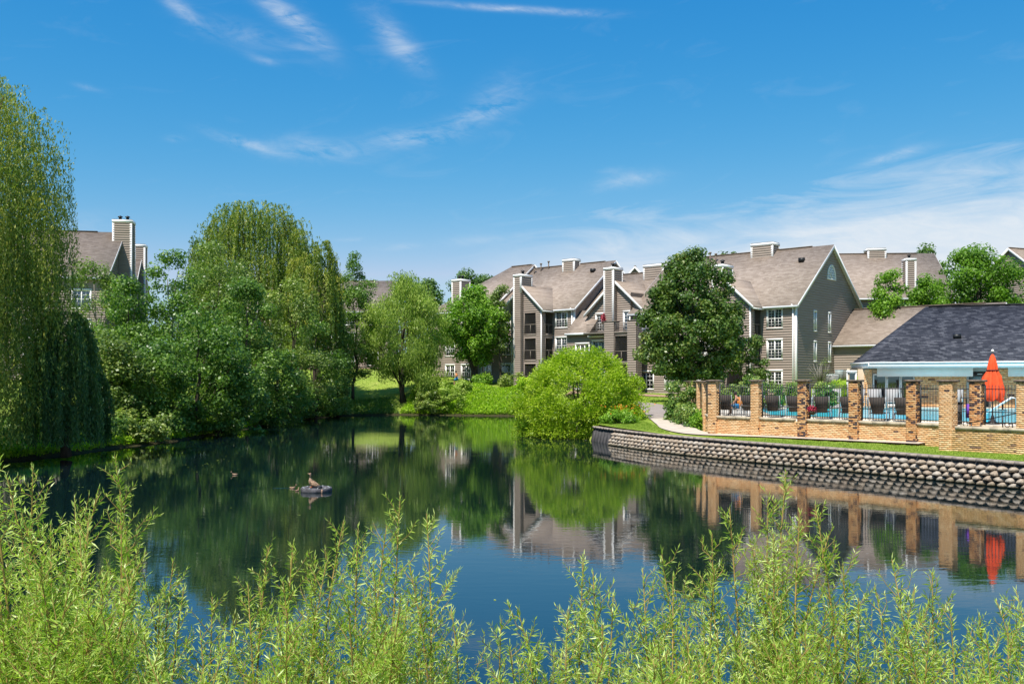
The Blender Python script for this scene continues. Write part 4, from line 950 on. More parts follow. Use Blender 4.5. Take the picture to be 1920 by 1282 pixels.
for k in range(3):
    a = .22 + k * .88; d = MB(); b_ = a + .88
    d.pbox(pf, a, a + .09, 0, 2.22, -.1, .02); d.pbox(pf, b_ - .09, b_, 0, 2.22, -.1, .02); d.pbox(pf, a + .09, b_ - .09, 2.13, 2.22, -.1, .02); d.pbox(pf, a + .09, b_ - .09, 0, .14, -.1, .02)
    do = d.build('glass_door', MT['trim'], ph); q = MB(); q.poly([pf.p(a + .09, .14, -.04), pf.p(b_ - .09, .14, -.04), pf.p(b_ - .09, 2.13, -.04), pf.p(a + .09, 2.13, -.04)]); q.build('pane', MT['glass'], do)
    if k: q = MB(); q.bar(pf.p(a + .05, .9, .05), pf.p(a + .05, 1.25, .05), .03); q.build('handle', MT['dark_metal'], do)
q = MB(); q.box(-.6, 15, 1.52, 5.5, .02, .04); q.box(-.6, 15, 5.5, 5.6, 0, 2.5); q.box(-.7, -.6, 2.6, 5.5, 0, 2.5); q.build('room', MT['dark_room'], ph)
# side windows on the splayed left wall
ws = Plane((-.75, 1.3, 0), (-.05, 1, 0), (-1, -.05, 0)); 
window(ph, Plane((-1.5, 1.3, 0), (1, 0, 0), (0, -1, 0)), .08, .62, .1, 2.3, 1, None, 'dark_room', .05)
q = MB(); q.box(-1.45, -1.3, 1.3, 4.5, 0, 2.6); q.build('side_wall', MT['mortar'], ph)
# entrance recess with its dark sign
rp = Plane((0, 1.9, 0), (1, 0, 0), (0, -1, 0)); q = MB(); q.pbox(rp, 6.1, 7.4, 0, 2.6, -.1, 0); q.pbox(pf, 6.02, 6.16, 0, 2.6, -.6, .03); q.pbox(pf, 7.34, 7.48, 0, 2.6, -.6, .03); q.pbox(pf, 6.16, 7.34, 2.34, 2.6, -.6, .02); q.build('entrance_surround', simple('grey_painted_board', (.40, .39, .36), .6, .05, 3), ph)
q = MB(); q.pbox(rp, 6.45, 7.15, .02, 2.0, 0, .05); q.build('entrance_door', MT['trim_blue'], ph)
sg = MB(); sg.pbox(pf, 6.38, 7.22, 2.06, 2.32, .03, .09); so = sg.build('sign_board', MT['black'], ph); q = MB()
for k in range(5): q.pbox(pf, 6.66 + k * .06, 6.70 + k * .06, 2.16, 2.21, .092, .096)
q.build('lettering', MT['trim'], so)
q = MB(); q.lathe([(.03, 0), (.05, .25)], 8, (5.05, 1.12, 2.05)); q.bar((5.05, 1.3, 2.2), (5.05, 1.1, 2.22), .04); q.build('wall_lamp', MT['trim'], ph)
rvz = lambda x, y: zE + (zR - zE) * y / Rg[1]
q = MB(); x, y = 5.6, 3.8; z = rvz(x, y); q.hexa([(x - .25, y - .2, z - .1), (x + .25, y - .2, z - .1), (x + .25, y + .25, z + .1), (x - .25, y + .25, z + .1), (x - .25, y - .2, z + .22), (x + .25, y - .2, z + .22), (x + .25, y + .25, z + .3), (x - .25, y + .25, z + .3)]); q.build('roof_vent', MT['black'], ph)
# ---------------------------------------------------------------- brick pool wall, pillars, fence
FR = math.atan2(FD[1], FD[0])
zb = .55; WT = 1.72
def fplane(o, a, n): return Plane((o[0], o[1], 0), (a[0], a[1], 0), (n[0], n[1], 0))
def wallseg(parent, p, q, z0, z1, th, m='brick', single=False, cope=True, cap_over=.08, cope_in=0):
    p = np.array(p); q = np.array(q); d = q - p; L = float(np.hypot(*d)); d = d / L; n = np.array((d[1], -d[0]))
    P = fplane(p, d, n); c = MB(); c.pbox(P, 0, L, z0, z1, -th, 0); c.build('wall_core', MT['mortar'], parent)
    if single:
        bl, bh, g = .205, .075, .011; nrow = int(round((z1 - z0) / bh)); cnt = 0
        bm = MB(); bm.box(-.097, .097, -.014, .05, -.0325, .0325); me = bm.mesh('brick', MT['brick_single']); ang = math.atan2(d[1], d[0]); rest = MB()
        for k in range(nrow):
            zc = z1 - (k + .5) * bh; x = bl / 2 if k % 2 else bl
            while x < L - .02:
                pt = P.p(x, zc, rng.normal(0, .0015)); x += bl
                if cnt < 290 and zc > .92:
                    o = mobj('brick', me, parent, pt); o.rotation_euler = (0, 0, ang); cnt += 1
    else: brickwork(parent, P, 0, L, max(z0, .72), z1, m)
    if cope:
        x = cope_in; k = 0
        while x < L - cope_in - .05:
            e = min(x + .62, L - cope_in); s = MB(); j = rng.normal(0, .008, 4)
            s.hexa([P.p(x + .004, z1, cap_over - .02 + j[0]), P.p(e - .004, z1, cap_over - .02 + j[1]), P.p(e - .004, z1, -th - .05), P.p(x + .004, z1, -th - .05), P.p(x + .004, z1 + .13, cap_over + j[2]), P.p(e - .004, z1 + .13, cap_over + j[3]), P.p(e - .004, z1 + .13, -th - .05), P.p(x + .004, z1 + .13, -th - .05)])
            s.build('coping_stone', MT['coping'], parent); x = e
    return P
pw = thing('brick_wall', 'low buff brick wall with pale stone coping carrying the black fence beside the lawn strip', 'brick wall')
P0 = FP(-2.6, -.0); P5 = FP(8.45, 0)
wallseg(pw, FP(-2.5), FP(-.2), zb, WT, .3, cope_in=.12); wallseg(pw, FP(-.2), FP(2.5), zb, WT, .3, cope_in=.42); wallseg(pw, FP(2.5), FP(5.0), zb, WT, .3, cope_in=.2); wallseg(pw, FP(5.0), FP(7.5), zb, WT, .3, cope_in=.2); wallseg(pw, FP(7.5), FP(9.4), zb, WT, .3, cope_in=.25)
wallseg(pw, FP(9.4), FP(15.5), WT - .2, WT, .3, cope_in=.1)
side0 = np.array(FP(-2.5, .0)); sideE = np.array((10.6, 58.0)); 
wallseg(pw, (10.0, 48.2), tuple(side0 + np.array((-.02, -.05))), zb, WT, .25, cope_in=.05); wallseg(pw, (10.75, 58.0), (10.0, 48.2), zb, WT - .1, .2, cope=False)
pj = thing('brick_wall', 'projecting buff brick landing wall with coping and iron handrail at the right end of the pool wall', 'brick wall')
J0 = FP(9.55, -1.95); J1 = FP(15.2, -1.95)
wallseg(pj, J0, J1, zb, 1.74, .3, single=True, cope_in=.62)
wallseg(pj, FP(9.55, 0.0), J0, zb, 1.74, .25, cope=False)
mb = MB(); mb.slab([FP(9.7, -1.8) + (1.60,), FP(15.2, -1.8) + (1.60,), FP(15.2, .3) + (1.60,), FP(9.7, .3) + (1.60,)], .4); mb.build('landing_slab', MT['deck'], pj)
PILL = 'brick pillars of the pool wall'
def pillar(xy, w, top, m, label, rot=FR, mb_=.0, d=None):
    d = d or w; t = thing('brick_pillar', label, 'brick pillar', (xy[0], xy[1], zb), rot, PILL); h = top - zb
    c = MB(); c.box(-w / 2, w / 2, -d / 2, d / 2, 0, h); c.build('pillar_core', MT['mortar'], t)
    for P, a, b in ((Plane((0, -d / 2, 0), (1, 0, 0), (0, -1, 0)), -w / 2, w / 2), (Plane((w / 2, 0, 0), (0, 1, 0), (1, 0, 0)), -d / 2, d / 2), (Plane((-w / 2, 0, 0), (0, -1, 0), (-1, 0, 0)), -d / 2, d / 2), (Plane((0, d / 2, 0), (-1, 0, 0), (0, 1, 0)), -w / 2, w / 2)): brickwork(t, P, a, b, .2, h, m, bl=.2)
    e = .07; c = MB(); j = rng.normal(0, .012, 8); 
    c.hexa([(-w / 2 - e + j[0], -d / 2 - e + j[1], h), (w / 2 + e + j[2], -d / 2 - e + j[3], h), (w / 2 + e, d / 2 + e, h), (-w / 2 - e, d / 2 + e, h), (-w / 2 - e, -d / 2 - e, h + .075), (w / 2 + e, -d / 2 - e + j[4], h + .09), (w / 2 + e, d / 2 + e, h + .08), (-w / 2 - e, d / 2 + e, h + .09)]); c.build('cap_stone', MT['pier_cap'], t); return t
TOP = 3.52; W_ = .40
pillar(FP(-2.45, .06), .44, TOP, 'brick', 'buff brick pillar at the left corner of the pool wall, next to the ivy and dark slats')
pillar(FP(0, .06), W_, TOP, 'brick', 'plain buff brick pillar above the left wall light')
pillar(FP(2.5, .06), W_, TOP, 'brick_mottled', 'mottled orange and dark brick pillar beside the red flowers')
pillar(FP(5.0, .06), W_, TOP, 'brick_mottled', 'mottled brick pillar above the right wall light')
pillar(FP(7.55, .06), W_, TOP, 'brick_mottled', 'mottled brick pillar just left of the projecting landing wall')
pillar(FP(9.78, -1.72), .48, TOP, 'brick', 'thick buff brick pillar at the left end of the projecting landing wall')
pillar(FP(10.1, .06), .42, TOP, 'brick_mottled', 'mottled brick pillar immediately left of the orange parasol')
pillar(FP(12.55, -1.72), .48, TOP, 'brick', 'thick buff brick pillar at the right edge of the view')
mbx = [thing('slatted_side_fence', 'oblique side fence of narrow brick piers and dark slats half covered in ivy', 'fence')][0]
line_a = np.array((10.0, 48.0)); line_b = np.array((10.65, 57.2)); dd = line_b - line_a; LL = np.hypot(*dd); dd = dd / LL
for k in range(4):
    p = line_a + dd * (LL * (k + .25) / 4); b = MB(); b.box(p[0] - .12, p[0] + .12, p[1] - .2, p[1] + .2, .8, 3.5); o = b.build('pier', MT['mortar'], mbx)
    brickwork(o, Plane((p[0], p[1] - .2, 0), (1, 0, 0), (0, -1, 0)), -.12, .12, .9, 3.5, 'brick'); brickwork(o, Plane((p[0] - .12, p[1], 0), (0, -1, 0), (-1, 0, 0)), -.2, .2, .9, 3.5, 'brick')
    for j in range(5):
        q = p - dd * (.55 + .30 * j) + np.array((.03, 0)); b = MB(); b.box(q[0] - .02, q[0] + .02, q[1] - .13, q[1] + .13, 1.7, 3.4); b.build('slat', MT['dark_metal'], mbx)
b = MB(); b.bar((*line_a, 3.52), (*line_b, 3.52), .3, .07); b.build('cap_rail', MT['pier_cap'], mbx)
# iron fence panels
def fence_panel(p, q, z0, z1, label, group='black iron fence panels on the pool wall', gap=.115, nm='iron_fence'):
    p = np.array(p); q = np.array(q); d = q - p; L = float(np.hypot(*d)); t = thing(nm, label, 'fence', (p[0], p[1], z0), math.atan2(d[1], d[0]), group); h = z1 - z0
    for z in (.10, .50, h - .16): b = MB(); b.box(0, L, -.016, .016, z - .016, z + .016); b.build('rail', MT['dark_metal'], t)
    n = int(L / gap); b = MB(); b.box(-.009, .009, -.009, .009, .03, h - .03); b.hexa([(-.009, -.009, h - .03), (.009, -.009, h - .03), (.009, .009, h - .03), (-.009, .009, h - .03), (-.002, -.002, h + .02), (.002, -.002, h + .02), (.002, .002, h + .02), (-.002, .002, h + .02)]); me = b.mesh('picket', MT['dark_metal'])
    for k in range(n): mobj('picket', me, t, ((k + .5) * L / n, 0, 0))
    b = MB(); b.box(-.02, .02, -.02, .02, 0, h); m2 = b.mesh('post', MT['dark_metal'])
    for k in (0.02, L - .02): mobj('post', m2, t, (k, 0, 0))
    return t
zf = 1.86; fh = 3.40
fence_panel(FP(-2.2, .12), FP(-.25, .12), zf, fh, 'black iron fence panel in front of the person in the orange top')
fence_panel(FP(.25, .12), FP(2.25, .12), zf, fh, 'black iron fence panel between the plain pillar and the red flowers')
fence_panel(FP(2.75, .12), FP(4.75, .12), zf, fh, 'black iron fence panel between the red flowers and the right wall light')
fence_panel(FP(5.25, .12), FP(7.3, .12), zf, fh, 'black iron fence panel in front of the glass doors')
fence_panel(FP(7.8, .12), FP(9.85, .12), zf, fh, 'black iron fence panel left of the thick pillar on the landing')
fence_panel(FP(10.35, .12), FP(12.6, .12), zf, fh, 'black iron fence panel in front of the orange parasol')
fence_panel(FP(12.6, .12), FP(15.2, .12), zf, fh, 'black iron fence panel at the right edge behind the last pillar')
fence_panel((11.3, 60.5), (26, 71.5), 1.85, 3.25, 'long black iron fence at the far side of the pool before the hedges', None, .16)
# handrails on the landing
hr = thing('handrail', 'black iron handrail with scrolled ends rising across the landing wall', 'handrail')
for (s0, w0, s1, w1) in ((10.3, -1.3, 13.6, -1.5), (11.6, -.8, 14.4, -1.0)):
    a = FP(s0, w0) + (1.95,); b_ = FP(s1, w1) + (2.75,); m = MB(); m.bar(a, b_, .035); 
    sc = [(a[0] + .09 * math.cos(k) * FD[0] - FD[0] * .05, a[1] + .09 * math.cos(k) * FD[1] - FD[1] * .05, a[2] - .02 + .09 * math.sin(k)) for k in np.linspace(.6, 6.2, 12)]; m.tube(sc, .014, 6)
    m.build('rail', MT['dark_metal'], hr)
    for f in (.05, .4, .75):
        p = Vector(a).lerp(Vector(b_), f); m = MB(); m.box(p.x - .016, p.x + .016, p.y - .016, p.y + .016, 1.6, p.z); m.build('post', MT['dark_metal'], hr)
# wall lights
def wall_light(s, label):
    t = thing('wall_light', label, 'wall light', FP(s, -.0) + (1.36,), FR, 'bronze lights on the brick wall')
    m = MB(); m.box(-.13, .13, -.09, .02, .14, .27); m.hexa([(-.13, -.14, .06), (.13, -.14, .06), (.13, .02, .14), (-.13, .02, .14), (-.13, -.14, .08), (.13, -.14, .08), (.13, -.09, .27), (-.13, -.09, .27)]); m.build('hood', simple('bronze_light', (.16, .13, .115), .5, .1, 5), t)
    m = MB(); m.box(-.12, .12, -.05, .02, -.16, .0); m.build('lamp_body', simple('grey_light_body', (.25, .20, .19), .5, .1, 5), t); m = MB(); m.box(-.12, .12, -.04, .02, .0, .06); m.build('slot', MT['black'], t)
wall_light(.06, 'left of the two bronze box lights, below the plain buff pillar'); wall_light(5.05, 'right of the two bronze box lights, below a mottled pillar')

# ---------------------------------------------------------------- loungers
def copy_tree(o, parent=None):
    c = o.copy(); link(c)
    if parent is not None: c.parent = parent; c.matrix_parent_inverse = o.matrix_parent_inverse
    for ch in list(o.children): copy_tree(ch, c)
    return c
def lounger(m, label, group):
    t = thing('sun_lounger', label, 'sun lounger', (0, 0, 1.8), 0, group)      # backrest towards -y
    b = MB(); b.hexa([(-.22, -.02, .30), (.22, -.02, .30), (.22, .0, .32), (-.22, .0, .32), (-.34, -.34, 1.04), (.34, -.34, 1.04), (.34, -.31, 1.05), (-.34, -.31, 1.05)]); b.build('backrest', MT[m], t)
    b = MB(); b.box(-.32, .32, .0, 1.25, .33, .355); b.build('seat', MT[m], t)
    for s in (-1, 1):
        b = MB(); b.tube([(s * .345, -.36, 1.05), (s * .345, 0, .345), (s * .345, 1.28, .345)], .016, 6); b.build('frame', MT['grey_metal'], t)
        for y in (.05, 1.1): b = MB(); b.tube([(s * .345, y - .12, 0), (s * .345, y, .34)], .018, 6); b.build('leg', MT['grey_metal'], t)
        b = MB(); b.tube([(s * .37, -.30, .12), (s * .37, -.12, .5), (s * .37, .1, .58), (s * .37, .45, .58), (s * .37, .5, .34)], .015, 6); b.build('armrest', MT['grey_metal'], t)
    return t
GL = 'brown sun loungers along the fence'
labs = ['brown sun lounger in the first fence bay beside the left corner pillar', 'brown sun lounger right beside the person in the orange top', 'brown sun lounger in the second fence bay, just right of the plain pillar', 'brown sun lounger in the second fence bay, just left of the first mottled pillar', 'brown sun lounger just right of the red flowers', 'brown sun lounger left of the pillar above the right wall light', 'brown sun lounger right of the pillar above the right wall light', 'brown sun lounger in front of the third glass door, left of the last bay pillar']
pxs = [1361, 1404, 1449, 1490, 1541, 1590, 1646, 1692]
L0 = lounger('sling', labs[0], GL); first = True
for px, lb in zip(pxs, labs):
    o = L0 if first else copy_tree(L0); first = False; u = (px - 960) / 1750; o1 = FP(0, 1.25)
    s = (u * o1[1] - o1[0]) / (FD[0] - u * FD[1]); x, y = FP(s, 1.25); o.location = (x, y, 1.8); o.rotation_euler = (0, 0, R(-24 + random.uniform(-5, 5))); o['label'] = lb
GL2 = 'grey sun loungers across the pool'
labs2 = ['grey sun lounger across the pool, first from the hedge', 'grey sun lounger across the pool behind the ivy bush', 'grey sun lounger across the pool below the side windows', 'grey sun lounger across the pool before the first glass door', 'grey sun lounger across the pool before the last glass door', 'grey sun lounger beside the entrance, between the landing pillar and the parasol pillar']
L1 = lounger('sling_pale', labs2[0], GL2); first = True
for px, Y, lb in zip([1540, 1569, 1616, 1645, 1680, 1798], [60, 60.3, 60.2, 59.8, 59.2, 56.8], labs2):
    o = L1 if first else copy_tree(L1); first = False; o.location = (PX(px, Y), Y + .5, 1.8); o.rotation_euler = (0, 0, R(160 if px < 1700 else 150)); o.scale = (1.15, 1.1, 1.15); o['label'] = lb

# ---------------------------------------------------------------- parasol
um = thing('parasol', 'closed orange red parasol standing behind the fence near the right edge', 'parasol', (PX(1861, 37.9), 37.9, 1.8))
prof = [(.40, .98), (.42, 1.02), (.415, 1.3), (.365, 1.6), (.29, 1.95), (.195, 2.16), (.18, 2.22), (.18, 2.35), (.135, 2.58), (.085, 2.76), (.035, 2.84)]
def pleat(a, z): 
    k = max(0, min(1, (2.9 - z) / .9)); return 1 + .20 * k * math.cos(8 * a + 1.5 * math.sin(3 * z)) + .09 * k * math.cos(19 * a + z * 5)
m = MB(); m.lathe(prof, 64, (0, 0, 0), .5, pleat); cn = m.build('canopy', MT['canvas'], um, True)
v = cn.data.vertices
for q in v:
    if q.co.z < 1.25: q.co.z += .07 * math.sin(8 * math.atan2(q.co.y, q.co.x) + 1) + .03 * math.sin(3 * math.atan2(q.co.y, q.co.x)); q.co.x -= .10 * (1.9 - q.co.z) * .6
    elif q.co.z < 2: q.co.x -= .06 * (2 - q.co.z)
m = MB(); m.lathe([(.225, 2.16), (.225, 2.21)], 40, fn=lambda a, z: 1 + .1 * math.cos(8 * a)); m.build('strap', simple('dark_strap', (.10, .02, .015), .7, .1, 5), um)
m = MB(); m.tube([(0, 0, 0), (0, 0, 3.0)], .028, 10); m.build('pole', MT['dark_metal'], um); m = MB(); m.lathe([(.05, 2.94), (.06, 2.99), (.02, 3.04)], 12); m.build('finial', MT['trim'], um)
m = MB(); m.lathe([(.28, 0), (.28, .06), (.10, .12), (.05, .35)], 20); m.build('base', MT['dark_metal'], um)
# pool ladder rail and deck furniture
m = MB(); m.tube([(PX(1850, 41), 41, 1.8), (PX(1850, 41), 41, 2.15), (PX(1897, 40), 40, 2.85), (PX(1905, 40), 40, 2.8), (PX(1905, 40), 40, 1.8)], .04, 8); tag(m.build('pool_rail', MT['white_cloth']), 'white slanting tube rail beside the orange parasol', 'pool rail')
def deck_table(x, y, label):
    t = thing('patio_table', label, 'table', (x, y, 1.8)); m = MB(); m.lathe([(.5, .68), (.52, .71), (.5, .73)], 20); m.build('table_top', MT['sling'], t); m = MB(); m.lathe([(.25, 0), (.25, .03), (.04, .06), (.04, .68)], 12); m.build('pedestal', MT['dark_metal'], t)
deck_table(PX(1812, 57.5), 57.5, 'small round dark table beside the pale lounger left of the parasol pillar')
deck_table(PX(1880, 55), 55, 'round patio table behind the orange parasol')
t = thing('storage_bin', 'dark narrow litter bin standing just left of the thick landing pillar', 'bin', FP(9.0, .75) + (1.8,)); m = MB(); m.box(-.16, .16, -.16, .16, 0, .86); m.build('body', MT['sling'], t); m = MB(); m.box(-.19, .19, -.19, .19, .86, .91); m.build('lid', MT['black'], t)
# purple towel and flowers
m = MB(); 
for k in range(6): m.hexa([(-.14 + k * .04, -.02 + .012 * (k % 2), 0), (-.10 + k * .04, -.02 + .012 * (k % 2), 0), (-.10 + k * .04, .02, 0), (-.14 + k * .04, .02, 0), (-.13 + k * .04, -.02, .55), (-.10 + k * .04, -.02, .55), (-.10 + k * .04, .02, .55), (-.13 + k * .04, .02, .55)])
o = m.build('towel', MT['purple'], None, loc=FP(9.75, .2) + (2.1,)); o.rotation_euler = (0, 0, FR); tag(o, 'purple towel hung on the fence left of the parasol pillar', 'towel')
fb = thing('flower_basket', 'basket of red flowers hanging on the fence beside a mottled pillar', 'flower basket', FP(2.95, .02) + (2.15,), FR)
m = MB(); m.lathe([(.08, -.12), (.17, 0), (.18, .05)], 14); m.build('basket', MT['bark'], fb); r = np.random.default_rng(5); n = 260; d = rdir(n, r); P = d * .2 * r.random((n, 1)) ** .4 + np.array([0, 0, .12]); V, Fc = leaf_cards(P, rdir(n, r), d, np.full(n, .09), np.full(n, .07)); mobj('flowers', np_mesh('flowers', V, Fc, MT['red_flower'], r.random(n)), fb)
fb2 = thing('hanging_basket', 'red hanging flower basket beside the tall middle chimney above the balcony', 'flower basket', tuple(np.array(tworld(4.35, -.9, (6.55, 98)))) + (9.3,))
n = 300; d = rdir(n, r); P = d * np.array([.28, .28, .55]) * r.random((n, 1)) ** .4 + np.array([0, 0, .5]); V, Fc = leaf_cards(P, rdir(n, r), d, np.full(n, .16), np.full(n, .12)); mobj('flowers', np_mesh('flowers', V, Fc, MT['red_flower'], r.random(n)), fb2)
m = MB(); m.lathe([(.1, -.15), (.24, .1)], 12); m.build('basket', MT['bark'], fb2)
# air conditioners and the stony bed behind the pool
def ac(px, Y, w, h, mt, label, z=None):
    x = PX(px, Y); z = gz1(x, Y) if z is None else z; t = thing('air_conditioner', label, 'air conditioner', (x, Y, z), R(-25), 'air conditioners beside the low wing'); m = MB(); m.box(-w / 2, w / 2, -w / 2, w / 2, 0, h); m.build('casing', MT[mt], t)
    m = MB()
    for k in range(7): m.box(-w / 2 - .012, w / 2 + .012, -w / 2 - .012, -w / 2, .1 + k * h / 8.5, .14 + k * h / 8.5)
    m.build('grille', MT['pier_cap'], t); m = MB(); m.box(-w / 2 - .02, w / 2 + .02, -w / 2 - .02, w / 2 + .02, h, h + .05); m.build('lid', MT['grey_metal'], t)
ac(1561, 80, .95, .85, 'grey_metal', 'wider silver grey air conditioner, left of the row beside the low wing'); ac(1573.5, 80.5, .62, .95, 'green_box', 'narrow grey green air conditioner in the middle of the row'); ac(1592, 80, .85, .65, 'green_box', 'low dark green air conditioner nearest the pool house roof')

# ---------------------------------------------------------------- people
def person(loc, joints, radii, edges, rz, label, skin='skin', scale=1.0, root=0):
    t = thing('person', label, 'person', loc, rz); me = bpy.data.meshes.new('body'); me.from_pydata([tuple(j) for j in joints], edges, []); me.update(); me.materials.append(MT[skin])
    o = mobj('body', me, t); sk = o.modifiers.new('skin', 'SKIN'); sk.use_smooth_shade = True; sub = o.modifiers.new('sub', 'SUBSURF'); sub.levels = 1; sub.render_levels = 2
    for i, r_ in enumerate(radii): me.skin_vertices[0].data[i].radius = (r_, r_) if not isinstance(r_, tuple) else r_; 
    me.skin_vertices[0].data[root].use_root = True; t.scale = (scale,) * 3; return t
#           pelvis        chest          neck            head          sho L          elb L            hand L           sho R          elb R           hand R           hip L, knee, ankle, toe              hip R ...
J = [(0, 0, .95), (0, .02, 1.15), (0, .05, 1.34), (0, .07, 1.47), (0, .09, 1.56), (0, .10, 1.66), (-.17, .05, 1.36), (-.24, -.12, 1.14), (-.20, .12, 1.08), (.17, .05, 1.36), (.23, .16, 1.12), (.16, .36, 1.22),
     (-.09, .0, .90), (-.10, .26, .58), (-.10, .18, .16), (-.10, .30, .08), (.09, 0, .90), (.10, -.08, .50), (.10, -.38, .26), (.10, -.34, .13)]
E_ = [(0, 1), (1, 2), (2, 3), (3, 4), (4, 5), (2, 6), (6, 7), (7, 8), (2, 9), (9, 10), (10, 11), (0, 12), (12, 13), (13, 14), (14, 15), (0, 16), (16, 17), (17, 18), (18, 19)]
Rr = [.12, .11, .13, .05, .085, .07, .06, .04, .03, .06, .04, .03, .09, .06, .04, .035, .09, .06, .04, .035]
xr, yr = PX(856, 99.2), 99.2
pr = person((xr, yr, gz1(xr, yr) + .1), J, Rr, E_, R(60), 'person in blue shorts and orange top running on the path beside the pond', scale=1.0)
m = MB(); m.lathe([(.135, 1.02), (.125, 1.2), (.155, 1.36), (.09, 1.42)], 16, fn=lambda a, z: 1 - .2 * abs(math.sin(a))); m.build('top', MT['orange_cloth'], pr, True)
m = MB(); m.lathe([(.15, .82), (.16, .92), (.135, 1.04)], 16); m.tube([(-.09, .02, .90), (-.10, .16, .72)], [.105, .11], 12); m.tube([(.09, 0, .90), (.10, -.05, .70)], [.105, .11], 12); m.build('shorts', MT['blue_cloth'], pr, True)
m = MB(); m.lathe([(.09, 1.60), (.10, 1.66), (.08, 1.73), (.03, 1.76)], 14, (0, .08, 0)); m.build('hair', MT['hair'], pr, True)
for s, (x, y, z) in enumerate(((-.10, .24, .06), (.10, -.36, .17))): m = MB(); m.tube([(x, y - .1, z), (x, y + .12, z - .01)], [.05, .045], 10); m.build('shoe', MT['white_cloth'], pr, True)
# seated person in the first bay, leaning forward on a lounger
J2 = [(0, 0, .46), (0, .06, .66), (0, .16, .86), (0, .24, .96), (0, .28, 1.03), (0, .30, 1.12), (-.18, .17, .86), (-.24, .30, .62), (-.16, .48, .56), (.18, .17, .86), (.24, .30, .62), (.16, .48, .56),
      (-.10, .05, .45), (-.14, .50, .50), (-.13, .52, .10), (-.13, .66, .05), (.10, .05, .45), (.14, .50, .50), (.13, .52, .10), (.13, .66, .05)]
u = (1389 - 960) / 1750; o1 = FP(0, 2.3); s = (u * o1[1] - o1[0]) / (FD[0] - u * FD[1]); sx, sy = FP(s, 2.3)
ps = person((sx, sy, 1.8), J2, [.13, .13, .14, .055, .09, .075, .065, .045, .035, .065, .045, .035, .095, .07, .045, .04, .095, .07, .045, .04], E_, R(60), 'person in an orange top sitting among the loungers behind the first fence bay')
m = MB(); m.tube([(0, -.01, .44), (0, .06, .66), (0, .16, .88)], [.16, .155, .17], 14); m.build('top', MT['orange_cloth'], ps, True); m = MB(); m.lathe([(.09, 1.05), (.10, 1.12), (.08, 1.18), (.03, 1.22)], 14, (0, .29, 0)); m.build('hair', MT['hair'], ps, True)
m = MB(); m.tube([(-.10, .05, .47), (-.13, .42, .51)], [.115, .10], 12); m.tube([(.10, .05, .47), (.13, .42, .51)], [.115, .10], 12); m.build('shorts', MT['blue_cloth'], ps, True)
t = thing('stool', 'low woven pool stool under the seated person in orange', 'stool', (sx, sy, 1.8)); m = MB(); m.box(-.28, .28, -.25, .3, .28, .34); m.build('seat', MT['sling_pale'], t)
for a in (-.24, .24):
    for b_ in (-.2, .25): m = MB(); m.box(a - .02, a + .02, b_ - .02, b_ + .02, 0, .28); m.build('leg', MT['grey_metal'], t)

# ---------------------------------------------------------------- float and ducks
fl = thing('pond_float', 'round grey rimmed float anchored in the pond under the standing duck', 'float', (PX(593, 30.2), 30.2, 0))
m = MB(); m.lathe([(.44, -.06), (.50, .0), (.50, .10), (.47, .135), (.36, .12), (.34, .10), (.10, .09), (.02, .09)], 36, fn=lambda a, z: 1 + .008 * math.sin(7 * a)); m.build('ring', simple('weathered_float', (.10, .095, .10), .9, .5, 7, .15, .5), fl, True)
m = MB(); m.lathe([(.09, .08), (.10, .16), (.07, .18)], 14, (.12, -.1, 0)); m.build('hatch', MT['black'], fl)
for k in range(10): 
    a = k * .628; m = MB(); m.lathe([(.022, .12), (.022, .145)], 8, (.42 * math.cos(a), .42 * math.sin(a), 0)); m.build('bolt', MT['grey_metal'], fl)
m = MB(); m.lathe([(.035, -.05), (.03, .08), (.02, .11)], 10, (.28, -.46, 0)); m.build('stake', MT['mulch'], fl)
def duck_mesh(sc):
    # side profile: rings along the body, x forward
    st = [(-.24, .10, .012, .010), (-.20, .085, .045, .030), (-.12, .06, .085, .065), (-.02, .05, .10, .085), (.08, .06, .095, .088), (.15, .10, .07, .07), (.18, .16, .042, .045), (.185, .21, .032, .034), (.20, .255, .042, .042), (.225, .275, .042, .040), (.255, .27, .028, .026), (.28, .258, .022, .010), (.315, .25, .018, .007)]
    V = []; n = 12; Fq_ = []
    for (x, z, w, h) in st:
        for j in range(n): a = 2 * math.pi * j / n; V.append((x * sc, math.cos(a) * w * sc, (z + math.sin(a) * h) * sc))
    for k in range(len(st) - 1):
        for j in range(n): Fq_.append([k * n + j, k * n + (j + 1) % n, (k + 1) * n + (j + 1) % n, (k + 1) * n + j])
    Fq_.append(list(range(n))[::-1]); Fq_.append([(len(st) - 1) * n + j for j in range(n)]); return V, Fq_
def duck_mat():
    m_, nt, b, o = mat('mottled_brown_feathers'); n_ = noise_n(nt, 22, 4, 'Object', (1, 1, 1), .7, .8); nt.links.new(ramp(nt, n_, [(.36, (.05, .028, .016)), (.5, (.30, .18, .10)), (.66, (.55, .38, .24))]), b.inputs['Base Color']); b.inputs['Roughness'].default_value = .7; return m_
MT['duck'] = duck_mat()
